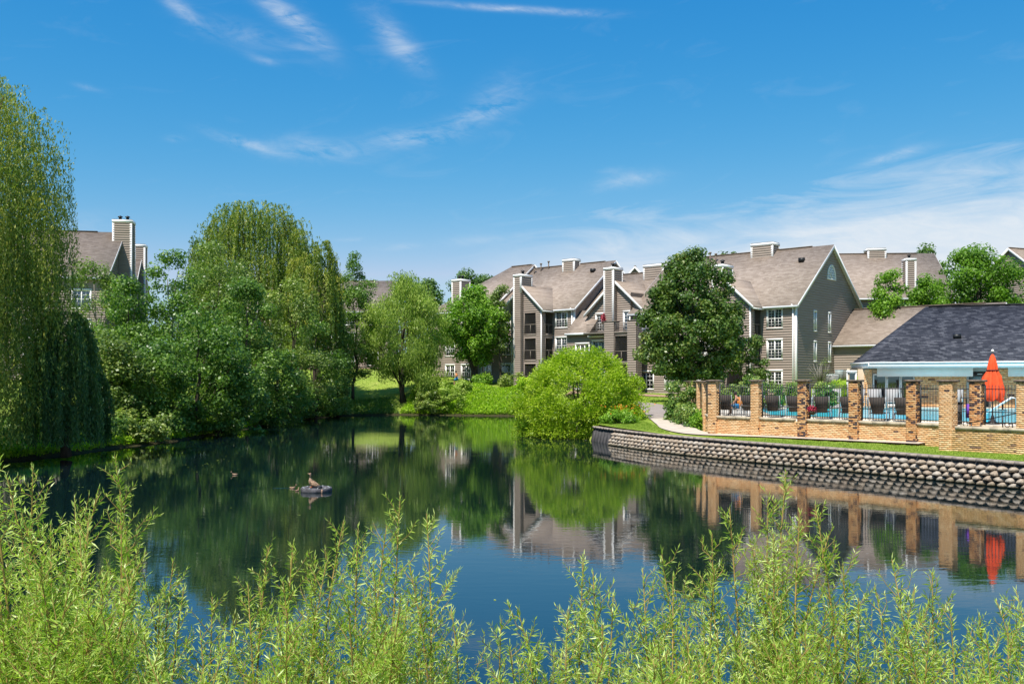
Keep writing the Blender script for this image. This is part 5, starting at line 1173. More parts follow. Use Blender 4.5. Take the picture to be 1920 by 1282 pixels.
def duck(loc, rz, sc, label, stand=False, pitch=0):
    t = thing('duck', label, 'duck', loc, rz, None); V, Fq_ = duck_mesh(sc); o = mobj('body', np_mesh('body', np.array(V), Fq_, MT['duck'], None, True), t); o.rotation_euler = (0, -pitch, 0); o.location = (0, 0, .06 * sc if stand else -.03 * sc)
    for s in (-1, 1):
        w = MB(); w.hexa([(-.22 * sc, s * .02 * sc, .09 * sc), (.06 * sc, s * .10 * sc, .03 * sc), (.08 * sc, s * .085 * sc, .10 * sc), (-.20 * sc, s * .015 * sc, .11 * sc), (-.22 * sc, s * .03 * sc, .115 * sc), (.04 * sc, s * .108 * sc, .09 * sc), (.05 * sc, s * .09 * sc, .13 * sc), (-.20 * sc, s * .02 * sc, .125 * sc)]); ww = w.build('wing', MT['duck'], t); ww.rotation_euler = o.rotation_euler; ww.location = o.location
        if stand: w = MB(); w.tube([(.0, s * .04, .12), (.01, s * .045, .0)], .01, 6); w.box(-.01, .06, s * .045 - .025, s * .045 + .025, -.005, .006); w.build('leg', MT['orange_flower'], t)
    return t
duck((PX(585, 30.3), 30.35, .12), R(165), 1.02, 'brown mottled duck standing upright on the round float', True, R(28))
duck((PX(549, 31), 31.0, 0), R(-12), .5, 'tan duckling swimming ahead of its wake, left of the float')
duck((PX(557, 30.3), 30.3, -.01), R(70), .42, 'small tan duckling floating between the swimmer and the float')
duck((PX(440, 35.4), 35.4, 0), R(200), .5, 'lone tan duckling far to the left of the float')
m = MB()
for k in range(14):
    x = PX(544, 31) - .1 - k * .12; w = .010 + .0018 * k; m.poly([(x, 31.0 - w - k * .012, .004), (x + .13, 31.0 - w - k * .012 + .01, .004), (x + .13, 31.0 - k * .010 + w, .004 + .004), (x, 31.0 - k * .010 + w, .008)])
tag(m.build('wake', MT['water']), kind='stuff')
# ---------------------------------------------------------------- trees
def tree(label, px, Y, ytop, w, m, name='tree', hb=.18, prof=None, ncl=70, n=11000, crad=1.0, ll=.2, lw=.12, bark='bark', stems=1, spread=0, tr=.2, seed=0, cat='tree', lean=(0, 0), depth=None, group=None, tmean=.42, zadd=0, **kw):
    """px, Y: place; ytop: photo height of the crown top; w: crown width in metres; hb: crown bottom as a share of the height"""
    r = np.random.default_rng(100 + seed); x = PX(px, Y); z = gz1(x, Y) + zadd; H = EYE + (712 - ytop) / 1750 * Y - z
    t = thing(name, label, cat, (x, Y, z), 0, group)
    o, cc, cr = crown('crown', t, MT[m], r, H * hb, H - crad * .5, w / 2 - crad * .45, (depth or w) / 2 - crad * .45, prof, ncl, n, crad, ll, lw, tmean=tmean, **kw)
    if lean != (0, 0): 
        pass
    trunk(t, MT[bark], r, H * .8, tr, cc, 14, lean, stems, spread, h0=max(.12, hb * .8)); return t
def willow(label, px, Y, ytop, w, m, r, ncl=60, nstr=900, L=(3, 8), leaf=.16, lwid=.035, per=60, tr=.45, dep=None, seed=0, zlow=.3, zb=None, prof=None, tmean=.45, name='weeping_willow', x=None, jitter=.10, trunk_h=.75):
    r = np.random.default_rng(300 + seed); x = PX(px, Y) if x is None else x; z = gz1(x, Y) if zb is None else zb; H = EYE + (712 - ytop) / 1750 * Y - z
    t = thing(name, label, 'tree', (x, Y, z)); hs, rs = zip(*(prof or [(0, .85), (.35, 1), (.6, .95), (.8, .72), (.93, .42), (1, .12)]))
    ry = (dep or w) / 2; rx = w / 2
    # hanging boughs: clusters of strands
    h = .30 + .70 * r.random(ncl) ** .8; a = r.random(ncl) * 6.283; R0 = np.interp(h, hs, rs); q = np.where(r.random(ncl) < .75, .78 + .22 * r.random(ncl), .3 + .5 * r.random(ncl))
    cc = np.stack([np.cos(a) * R0 * q * rx, np.sin(a) * R0 * q * ry, H * h], 1); ct = r.normal(0, .14, ncl)
    k = r.integers(0, ncl, nstr); S = cc[k] + r.normal(0, 1, (nstr, 3)) * np.array([.42, .42, .40]) * (w / 11)
    S[:, 2] = np.minimum(S[:, 2], H)
    Ls = L[0] + (L[1] - L[0]) * r.random(nstr); Ls = np.minimum(Ls, S[:, 2] + z - zlow - .5 * r.random(nstr)); Ls = np.maximum(Ls, .5)
    out = unit(np.c_[cc[k][:, :2] / np.array([rx, ry]), np.zeros(nstr)] + 1e-6)
    f = r.random((nstr, per)) ; f = np.sort(f, 1); T = f * Ls[:, None]
    arc = np.minimum(T, 1.2); sway = r.normal(0, .10, (nstr, 1)) ; ph = r.random((nstr, 1)) * 6.28
    P = np.zeros((nstr, per, 3)); rise = .22 * (w / 11)
    P[..., 0] = S[:, None, 0] + out[:, None, 0] * (1 - np.exp(-T * 1.3)) * .7 + sway * T * .35 + .05 * np.sin(T * 2 + ph); P[..., 1] = S[:, None, 1] + out[:, None, 1] * (1 - np.exp(-T * 1.3)) * .7 + .05 * np.cos(T * 1.7 + ph)
    P[..., 2] = S[:, None, 2] + rise * np.sin(np.minimum(T * 1.6, 3.14)) - np.maximum(T - .5, 0) * 1.0
    P += r.normal(0, jitter * .35, P.shape); P = P.reshape(-1, 3); n = len(P)
    ax = np.array([0, 0, -1.0]) + r.normal(0, .42 if leaf < .2 else .62, (n, 3)); nr = unit(np.repeat(out, per, 0) * .6 + rdir(n, r) + np.array([0, 0, .3]))
    s = .6 + .8 * r.random(n); V, Fc = leaf_cards(P, ax, nr, leaf * s, lwid * s)
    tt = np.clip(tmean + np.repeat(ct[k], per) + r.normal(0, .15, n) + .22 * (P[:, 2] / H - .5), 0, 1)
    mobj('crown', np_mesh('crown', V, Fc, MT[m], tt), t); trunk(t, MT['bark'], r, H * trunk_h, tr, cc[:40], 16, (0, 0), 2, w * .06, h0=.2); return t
# big weeping willow at the left, its lower companion, and the tall one at the back of the grove
willow('huge weeping willow trailing to the water at the left edge', 8, 39.5, 135, 8.2, 'lf_willow', None, 150, 4500, (3.2, 9.5), .15, .040, 54, .5, 8.2, 1, .1, .25, [(0, .62), (.45, .64), (.57, .96), (.75, 1), (.86, .85), (.96, .58), (1, .3)], .55, x=-23.7)
willow('low dark weeping willow hanging over the bank just right of the huge one', 122, 42.5, 588, 2.3, 'lf_willow_deep', None, 60, 1100, (2.5, 6.5), .17, .045, 50, .2, 4.0, 2, .1, .4, None, .50)
willow('tall weeping willow with a golden green dome rising behind the grove', 478, 95, 388, 12.4, 'lf_willow', None, 260, 2600, (2.5, 7), .29, .075, 46, .5, 12, 3, 4.0, None, [(0, .95), (.45, 1), (.65, .96), (.82, .84), (.93, .62), (1, .34)], .48)
willow('second dome of weeping willow, lower and right of the golden one', 592, 90, 455, 5.0, 'lf_willow', None, 90, 1300, (3, 7), .28, .072, 46, .35, 6, 4, 4.0, None, [(0, .95), (.45, 1), (.65, .96), (.82, .84), (.93, .62), (1, .34)], .52)
RP = [(0, .30), (.15, .75), (.4, 1), (.65, .92), (.85, .62), (1, .2)]
LP = [(0, .75), (.15, .95), (.45, 1), (.7, .75), (.88, .48), (1, .16)]
grove = [
    ('thin leaved tree with pale bare branches beside the tall chimney gable', 178, 66, 478, 4.6, 'lf_alder2', dict(hb=.35, n=5200, ncl=38, crad=.75, prof=RP, bark='bark_pale', ll=.17, lw=.11)),
    ('leafy tree below the tall chimney, in front of the gable', 240, 63, 520, 5.6, 'lf_alder', dict(hb=.12, n=13000, ncl=80, prof=LP, crad=.8)),
    ('upright tree with two pointed tips right of the slim chimney', 318, 66, 462, 5.6, 'lf_alder', dict(hb=.12, n=13000, ncl=80, prof=LP, crad=.75, bark='bark_pale')),
    ('dense olive green tree under the golden willow dome', 408, 76, 442, 8.6, 'lf_alder2', dict(hb=.12, n=20000, ncl=110, prof=LP, crad=1.0)),
    ('broad leafy tree leaning over the bank in front of the olive one', 372, 60, 575, 7.6, 'lf_alder', dict(hb=.06, n=17000, ncl=95, prof=LP, crad=.85)),
    ('tree with blue green leaves in the middle of the grove', 462, 70, 520, 6.8, 'lf_alder', dict(hb=.08, n=16000, ncl=90, prof=LP, crad=.85)),
    ('lighter green tree at the right front of the grove', 545, 80, 520, 6.6, 'lf_alder2', dict(hb=.10, n=14000, ncl=85, prof=LP, crad=.9, tmean=.52)),
    ('dark leafy tree above the fallen branches on the bank', 590, 86, 585, 5.6, 'lf_alder', dict(hb=.10, n=11000, ncl=70, prof=LP, crad=.8)),
    ('narrow poplar standing apart from the right side of the grove', 664, 98, 471, 5.8, 'lf_alder', dict(hb=.16, n=19000, ncl=110, prof=[(0, .5), (.2, .85), (.5, 1), (.75, .72), (.9, .4), (1, .12)], crad=.8)),
    ('low leafy tree above the bright bank weeds near the low dark willow', 205, 54, 610, 5.2, 'lf_alder2', dict(hb=.08, n=11000, ncl=70, prof=LP, crad=.75, ll=.17)),
    ('bushy tree at the water edge, left front of the grove', 290, 56, 625, 5.6, 'lf_alder', dict(hb=.03, n=13000, ncl=80, prof=LP, crad=.75, ll=.17)),
    ('bushy tree with a leaning trunk at the water edge, front of the grove', 440, 63, 640, 5.4, 'lf_alder', dict(hb=.03, n=12000, ncl=75, prof=LP, crad=.75)),
    ('low bushy tree over the shore at the back of the grove', 520, 74, 660, 5.0, 'lf_alder', dict(hb=.03, n=10000, ncl=60, prof=LP, crad=.75)),
    ('small light bush beside the fallen branches', 632, 92, 668, 3.0, 'lf_alder2', dict(hb=.03, n=5000, ncl=34, prof=LP, crad=.6)),
]
for i, (lb, px, Y, yt, w, m, kw) in enumerate(grove): tree(lb, px, Y, yt, w, m, 'grove_tree', seed=i + 1, group='trees of the grove left of the pond', tr=.16, **kw)
tree('dark leaning trunk tree among the grove, above the left shore', 412, 61.5, 600, 3.2, 'lf_alder', 'grove_tree', hb=.45, n=4000, ncl=26, crad=.7, tr=.20, seed=40, prof=RP, group='trees of the grove left of the pond')
# light willow by the far shore
tw = tree('light green soft willow by the far shore, between poplar and maple', 752, 99, 520, 10.0, 'lf_light', 'willow_tree', hb=.20, n=42000, ncl=170, crad=1.05, ll=.30, lw=.075, prof=[(0, .45), (.2, .9), (.45, 1), (.7, .82), (.9, .5), (1, .2)], tr=.26, seed=60, droop=1.2, squash=1.0, stems=2, spread=.5)
tree('drooping lower bough of the light willow, hanging toward the water', 796, 97.5, 640, 4.2, 'lf_light', 'willow_sapling', hb=.10, n=9000, ncl=44, crad=.8, ll=.28, lw=.07, prof=LP, tr=.10, seed=61, droop=1.3, squash=1.1)
tree('deep green maple with dark slanting trunks before the left windows', 888, 103.2, 530, 8.6, 'lf_bright', 'maple_tree', hb=.24, n=24000, ncl=110, crad=.95, ll=.24, lw=.17, prof=[(0, .35), (.15, .7), (.35, .95), (.6, 1), (.8, .75), (1, .25)], tr=.24, seed=62, stems=3, spread=1.6)
tree('slender thin tree in front of the left windows, right of the maple', 938, 100.5, 528, 2.6, 'lf_alder2', 'young_tree', hb=.30, n=3600, ncl=30, crad=.55, ll=.2, lw=.13, prof=RP, tr=.09, seed=63)
tree('round lime green willow bush at the end of the retaining wall', 1088, 59.6, 650, 8.3, 'lf_lime', 'willow_bush', hb=.02, n=78000, ncl=430, crad=.62, ll=.18, lw=.058, prof=[(0, .88), (.15, 1), (.4, 1), (.6, .9), (.78, .70), (.9, .48), (1, .22)], tr=.10, seed=64, lump=.05, inner=.70, cat='bush', rad_align=1.1, stems=5, spread=.8, tmean=.46)
tree('large dark green maple standing before the right apartment building', 1298, 76, 468, 9.0, 'lf_oak', 'maple_tree', hb=.15, n=46000, ncl=270, crad=.80, ll=.24, lw=.17, prof=[(0, .55), (.12, .92), (.3, 1), (.5, .93), (.7, .76), (.87, .50), (1, .18)], tr=.30, seed=65, lump=.10, tmean=.42)
tree('small tree with reddish new leaves right of the large dark maple', 1402, 77.5, 622, 3.4, 'lf_oak', 'young_tree', hb=.12, n=5500, ncl=40, crad=.55, ll=.18, lw=.12, prof=LP, tr=.08, seed=66, tmean=.55)
# trees behind the buildings
bk = [('dark tree behind the pale willow, left of the narrow chimney', 768, 150, 517, 9, 'lf_far'), ('dark spiky tree just right of the pale willow top', 805, 140, 517, 4, 'lf_far'), ('dark green tree row crown behind the narrow left chimney', 868, 150, 508, 9, 'lf_far'), ('dark green crown left of the far stepped roof', 905, 148, 511, 6, 'lf_far'), ('rounded tree top above the right building roof, left of its chimney', 1370, 135, 462, 7.5, 'lf_far'),
      ('tall blue green tree top between the right chimneys and the round tree', 1740, 145, 451, 6.5, 'lf_far'), ('low dark tree top right of the far chimney', 1675, 150, 474, 7, 'lf_far'), ('tiny tree top right of the half round window gable', 1582, 150, 474, 2.5, 'lf_far')]
for i, (lb, px, Y, yt, w, m) in enumerate(bk): tree(lb, px, Y, yt, w, m, 'background_tree', hb=.45, n=5000, ncl=42, crad=1.0, ll=.36, lw=.24, tr=.25, seed=80 + i, group='trees behind the apartment roofs', prof=[(0, .7), (.4, 1), (.7, .8), (1, .3)])
tree('round bright green tree behind the tan wing roof, left of the pair', 1664, 90, 505, 5.0, 'lf_bright', 'garden_tree', hb=.2, n=15000, ncl=80, crad=.75, ll=.22, lw=.14, tr=.15, seed=90, prof=[(0, .8), (.3, 1), (.6, .9), (.85, .6), (1, .25)])
tree('lower bright green tree behind the tan wing roof, right of the pair', 1738, 90, 519, 5.2, 'lf_bright', 'garden_tree', hb=.2, n=15000, ncl=80, crad=.75, ll=.22, lw=.14, tr=.15, seed=91, prof=[(0, .8), (.3, 1), (.6, .95), (.85, .7), (1, .3)])
tree('large rounded vivid green tree above the charcoal roof ridge', 1828, 92, 466, 10.4, 'lf_bright', 'garden_tree', hb=.20, n=34000, ncl=95, crad=1.15, ll=.24, lw=.16, tmean=.26, tr=.3, seed=92, stems=2, spread=.6, prof=[(0, .5), (.2, .85), (.45, 1), (.7, .9), (.88, .62), (1, .25)])
tree('lower right lobe tree beside the vivid green one at the right edge', 1893, 90, 545, 4.2, 'lf_bright', 'garden_tree', hb=.2, n=8000, ncl=60, crad=.75, ll=.23, lw=.15, tr=.15, seed=93)
for i, (px, Y, yt, w) in enumerate([(60, 92, 520, 9), (-30, 88, 430, 10), (1990, 100, 500, 9), (2080, 85, 520, 9)]): tree(['tree half hidden behind the huge weeping willow', 'tree just outside the left edge behind the huge willow', 'tree outside the right edge near the gabled building', 'tree outside the right edge behind the pool house'][i], px, Y, yt, w, 'lf_alder', 'background_tree', hb=.2, n=8000, ncl=60, crad=1.1, ll=.3, lw=.2, tr=.2, seed=110 + i)
# shrubs and hedges
def shrub(label, x, y, w, h, m, seed, n=3500, ll=.14, lw=.09, name='shrub', z=None, dep=None, group=None, prof=None, ncl=None, tip=.25, tmean=.42, crad=.28):
    r = np.random.default_rng(500 + seed); z = gz1(x, y) if z is None else z; t = thing(name, label, 'shrub', (x, y, z), 0, group)
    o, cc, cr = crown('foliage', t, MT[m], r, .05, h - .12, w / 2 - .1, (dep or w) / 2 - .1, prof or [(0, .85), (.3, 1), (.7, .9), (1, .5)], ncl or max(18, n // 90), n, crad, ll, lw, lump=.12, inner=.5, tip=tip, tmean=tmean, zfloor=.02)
    mb = MB()
    for k in range(7): c = cc[r.integers(len(cc))]; mb.tube([(0, 0, 0), (c[0] * .4, c[1] * .4, c[2] * .5), tuple(c)], [.03, .02, .006], 5)
    mb.build('stem', MT['bark'], t); return t
GS = 'shrubs along the far pool fence'
for i, (px, Y, w, h, lb) in enumerate([(1358, 57, 2.0, 1.75, 'dense ivy clad shrub behind the first fence bay, left half'), (1392, 57.5, 2.2, 1.75, 'dense ivy clad shrub behind the seated person'), (1436, 57.5, 2.4, 1.85, 'dense ivy shrub behind the second fence bay'), (1488, 59, 1.1, 1.7, 'small ivy shrub left of the red flowers pillar'), (1547, 58, 1.5, 1.75, 'rounded dark ivy shrub in the third fence bay'), (1410, 56.5, 1.1, 2.05, 'taller ivy sprig just behind the plain buff pillar')]):
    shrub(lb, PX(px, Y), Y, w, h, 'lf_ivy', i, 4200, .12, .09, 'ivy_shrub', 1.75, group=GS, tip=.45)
shrub('ivy mass smothering the far end of the slatted side fence', 10.2, 56.3, 1.9, 2.65, 'lf_ivy', 20, 6500, .12, .09, 'ivy_shrub', .9, 2.8, tip=.3, prof=[(0, 1), (.4, .9), (1, .85)])
shrub('ivy hanging over the middle of the slatted side fence', 10.15, 52.2, .5, 2.5, 'lf_ivy', 21, 2000, .11, .08, 'ivy_shrub', 1.1, .9, tip=.2, prof=[(0, 1), (.5, .8), (1, .9)], tmean=.6)
shrub('low green creeper spilling onto the pavement before the slatted fence', 9.75, 51.8, 1.5, 1.25, 'lf_ivy', 22, 5200, .12, .09, 'ivy_shrub', .95, 5.4, tip=.3)
shrub('light green creeper clump at the corner where pavement meets brick', 9.9, 49.3, .9, 1.0, 'lf_bright', 23, 2600, .12, .09, 'ivy_shrub', .95, 1.8, tip=.2)
md_ = [(26.9, 74.5, 3.6, 1.7), (28.6, 74.9, 2.4, 1.5)]
shrub('smooth grassy green mound bush left of the pool house eave', PX(1592, 72.5), 72.5, 4.6, 1.55, 'lf_weed', 30, 9000, .12, .05, 'mound_shrub', None, 3.0, tip=.1, tmean=.45, crad=.35)
shrub('leafless twiggy pale shrub against the shaded gable wall', PX(1539, 79), 79, 1.8, 2.2, 'lf_alder2', 31, 160, .10, .06, 'bare_shrub', 3.4)
bs = MB(); rr = np.random.default_rng(9)
for k in range(26):
    a = rr.normal(0, .5); b_ = rr.normal(0, .5); bs.tube([(a * .2, b_ * .2, 0), (a * .7, b_ * .6, .75), (a * 1.2 + rr.normal(0, .1), b_ * .8, 1.2 + rr.random() * .5)], [.022, .015, .006], 5)
bs.build('bare_twigs', MT['bark_pale'], bpy.data.objects['bare_shrub'])
for i, (px, Y, w, h, m, lb) in enumerate([(845, 95.8, 3.4, 2.9, 'lf_light', 'pale bush at the far shore, right of the drooping willow bough'), (806, 95.8, 3.2, 2.3, 'lf_alder2', 'dull olive bush at the foot of the light willow'), (905, 101.6, 2.0, 1.2, 'lf_bright', 'small shrub at the foot of the maple trunks'), (963, 100, 3.4, 1.4, 'lf_alder2', 'low shrub below the left chimney wall'), (870, 97.5, 1.6, 1.6, 'lf_light', 'slim bush in front of the running person'), (620, 91, 2.6, 1.4, 'lf_alder', 'low bush on the bank beside the fallen branches'), (1000, 97, 3.6, 1.5, 'lf_weed', 'low bush on the slope left of the lime green bush'), (180, 49.5, 3.2, 2.0, 'lf_alder', 'dark bush on the shore right of the low weeping willow'), (350, 58.5, 3.6, 2.3, 'lf_alder', 'dark bush at the water below the broad leafy tree'), (255, 52.5, 3.4, 1.7, 'lf_alder2', 'rounded bush at the water, left front of the grove'), (480, 72, 3.4, 2.2, 'lf_alder', 'dark bush by the water in the middle of the grove'), (560, 85, 3.6, 2.2, 'lf_alder', 'dark bush by the water near the right end of the grove')]):
    x = PX(px, Y); shrub(lb, x, Y, w, h, m, 40 + i, 4200, .19, .11, 'bank_shrub', group='shrubs along the pond bank', crad=.42)
shrub('daylily leaves and low green growth at the foot of the lime green bush', 6.3, 55.0, 2.0, .75, 'lf_bright', 70, 3000, .22, .05, 'lily_clump', None, 1.6, prof=[(0, 1), (.5, .9), (1, .6)])
# bank weeds: nobody could count them
def band(name, m, pts_fn, n, hmax, ll, lw, seed, tmean=.45):
    r = np.random.default_rng(seed); x, y, hs = pts_fn(r, n); z = gz(x, y); hh = hs * hmax * r.random(len(x)) ** .7
    P = np.stack([x, y, z + hh], 1); nr = unit(rdir(len(x), r) + np.array([0, -.3, .8])); ax = rdir(len(x), r) + np.array([0, 0, .9]); s = .6 + .8 * r.random(len(x))
    V, Fc = leaf_cards(P, ax, nr, ll * s, lw * s); tt = np.clip(tmean + r.normal(0, .18, len(x)) + .25 * (hh / hmax - .5), 0, 1); return tag(mobj(name, np_mesh(name, V, Fc, MT[m], tt)), kind='stuff')
def shore(i0, i1, off0, off1):
    P = POND[i0:i1 + 1]; seg = np.hypot(*np.diff(P, axis=0).T); cs = np.r_[0, np.cumsum(seg)]
    def f(r, n):
        s = r.random(n) * cs[-1]; x = np.interp(s, cs, P[:, 0]); y = np.interp(s, cs, P[:, 1]); k = np.clip(np.searchsorted(cs, s) - 1, 0, len(seg) - 1); T = (P[k + 1] - P[k]) / seg[k][:, None]
        o = off0 + (off1 - off0) * r.random(n); xx, yy = x + (-T[:, 1]) * -o, y + T[:, 0] * -o; bad = sdist(xx, yy) < 0; xx = np.where(bad, x + (-T[:, 1]) * o, xx); yy = np.where(bad, y + T[:, 0] * o, yy)
        lum = .45 + .55 * (np.sin(xx * 1.3) * np.sin(yy * 1.1 + 1) * .5 + .5); e = np.clip(1 - np.abs(o - (off0 + off1) / 2) / ((off1 - off0) / 2), 0, 1) ** .4; return xx, yy, lum * (.35 + .65 * e)
    return f
names = len(WALL_LINE)
band('bank_weeds', 'lf_weed', shore(names + 4, names + 6, .05, 4.2), 26000, 1.25, .24, .07, 1)
band('bank_weeds', 'lf_alder', shore(names + 6, names + 9, .05, 3.2), 12000, .7, .22, .08, 2)
band('bank_weeds', 'lf_weed', shore(names + 9, names + 15, .05, 2.6), 28000, .95, .19, .085, 3, .5)
band('bank_weeds', 'lf_alder', shore(names + 9, names + 14, 2, 7), 12000, 1.0, .19, .10, 5, .4)
band('bank_weeds', 'lf_weed', shore(names - 1, names + 4, .05, 2.2), 9000, .8, .2, .07, 4)
# flowers beside the lime bush
r = np.random.default_rng(77); n = 60; x = PX(1150, 55.3) + r.normal(0, .7, n); y = 55.3 + r.normal(0, .3, n) * 1.0; P = np.stack([x + .6, y, gz(x + .6, y) + .5 + .6 * r.random(n)], 1); V, Fc = leaf_cards(P, rdir(n, r), rdir(n, r), np.full(n, .11), np.full(n, .10)); tag(mobj('orange_lilies', np_mesh('orange_lilies', V, Fc, MT['orange_flower'], r.random(n))), 'loose orange lilies at the foot of the lime green bush', 'flowers', kind='stuff')
r = np.random.default_rng(78); n = 170; x = np.r_[r.uniform(-21, -12, 110), r.uniform(-12, 12, 60)]; y = np.r_[r.uniform(28, 44, 110), r.uniform(12, 60, 60)]; k = sdist(x, y) < -.5; x, y = x[k], y[k]; n = len(x); P = np.stack([x, y, np.full(n, .006)], 1); V, Fc = leaf_cards(P, np.c_[r.normal(0, 1, (n, 2)), np.zeros(n)], np.tile([0., 0, 1], (n, 1)), .06 + .08 * r.random(n), .025 + .04 * r.random(n)); tag(mobj('floating_leaves', np_mesh('floating_leaves', V, Fc, MT['lf_light'], r.random(n))), kind='stuff')
# dead branches on the bank
db = thing('fallen_branch', 'tangle of pale fallen branches lying on the bank at the right end of the grove', 'branch', (PX(612, 92.3), 92.3, .5)); rr = np.random.default_rng(12)
for k in range(9):
    m = MB(); a = rr.normal(0, .8); m.tube([(0, 0, 0), (-1.2 + a * .6, -.6, .5 + .4 * rr.random()), (-2.3 + a * 2.2, -1.2, .15 + 1.5 * rr.random())], [.07, .045, .012], 6); m.build('bough', MT['bark_pale'], db)
# short grass on the strips beside the wall and on the near slopes
r = np.random.default_rng(31); wl_, s_ = smooth_line(WALL_LINE, .3); T = unit(np.gradient(wl_, axis=0)); Nn = np.stack([-T[:, 1], T[:, 0]], 1); n = 44000; k = r.integers(0, len(wl_), n); o = .78 + 3.6 * r.random(n) ** 1.2; XY = wl_[k] + Nn[k] * o[:, None] + r.normal(0, .15, (n, 2)); wp = lambda x, y: np.array([(x - FO[0]) * FN[0] + (y - FO[1]) * FN[1]])[0]
keep = (XY[:, 1] > 22) & (XY[:, 1] < 60) & ~((wp(XY[:, 0], XY[:, 1]) > -.95) & (XY[:, 1] < 44.5)) & ~((XY[:, 1] >= 44.5) & (XY[:, 0] > 8.0)) & (wdist(XY[:, 0], XY[:, 1]) > .72)
jj = (XY[:, 0] - FO[0]) * FD[0] + (XY[:, 1] - FO[1]) * FD[1]; keep &= ~((jj > 9.4) & (wp(XY[:, 0], XY[:, 1]) > -2.1))
XY = XY[keep]; n = len(XY); z = np.maximum(base_z(XY[:, 0], XY[:, 1]), .80) + .03; P = np.c_[XY, z]; V, Fc = leaf_cards(P, np.array([0, 0, 1.]) + r.normal(0, .35, (n, 3)), rdir(n, r), .05 + .06 * r.random(n), np.full(n, .018)); tag(mobj('grass', np_mesh('grass', V, Fc, MT['grass'], np.clip(r.normal(.45, .22, n), 0, 1))), kind='stuff')
# grass over the far lawns
r = np.random.default_rng(32); n = 16000; x = r.uniform(-20, 22, n); y = r.uniform(60, 112, n); k = (sdist(x, y) > 1.2) & (sdist(x, y, DECK) > .5); pth = np.array(PATH)[:, :2]; dp = np.full(n, 99.)
for a, b in zip(pth[:-1], pth[1:]): e = b - a; tt = np.clip(((x - a[0]) * e[0] + (y - a[1]) * e[1]) / (e @ e), 0, 1); dp = np.minimum(dp, np.hypot(x - a[0] - e[0] * tt, y - a[1] - e[1] * tt))
k &= dp > 1.15; x, y = x[k], y[k]; n = len(x); P = np.stack([x, y, gz(x, y) + .07], 1); V, Fc = leaf_cards(P, np.array([0, 0, 1.]) + r.normal(0, .4, (n, 3)), rdir(n, r), .12 + .12 * r.random(n), np.full(n, .05)); tag(mobj('grass', np_mesh('grass', V, Fc, MT['grass'], np.clip(r.normal(.4, .2, n), 0, 1))), kind='stuff')

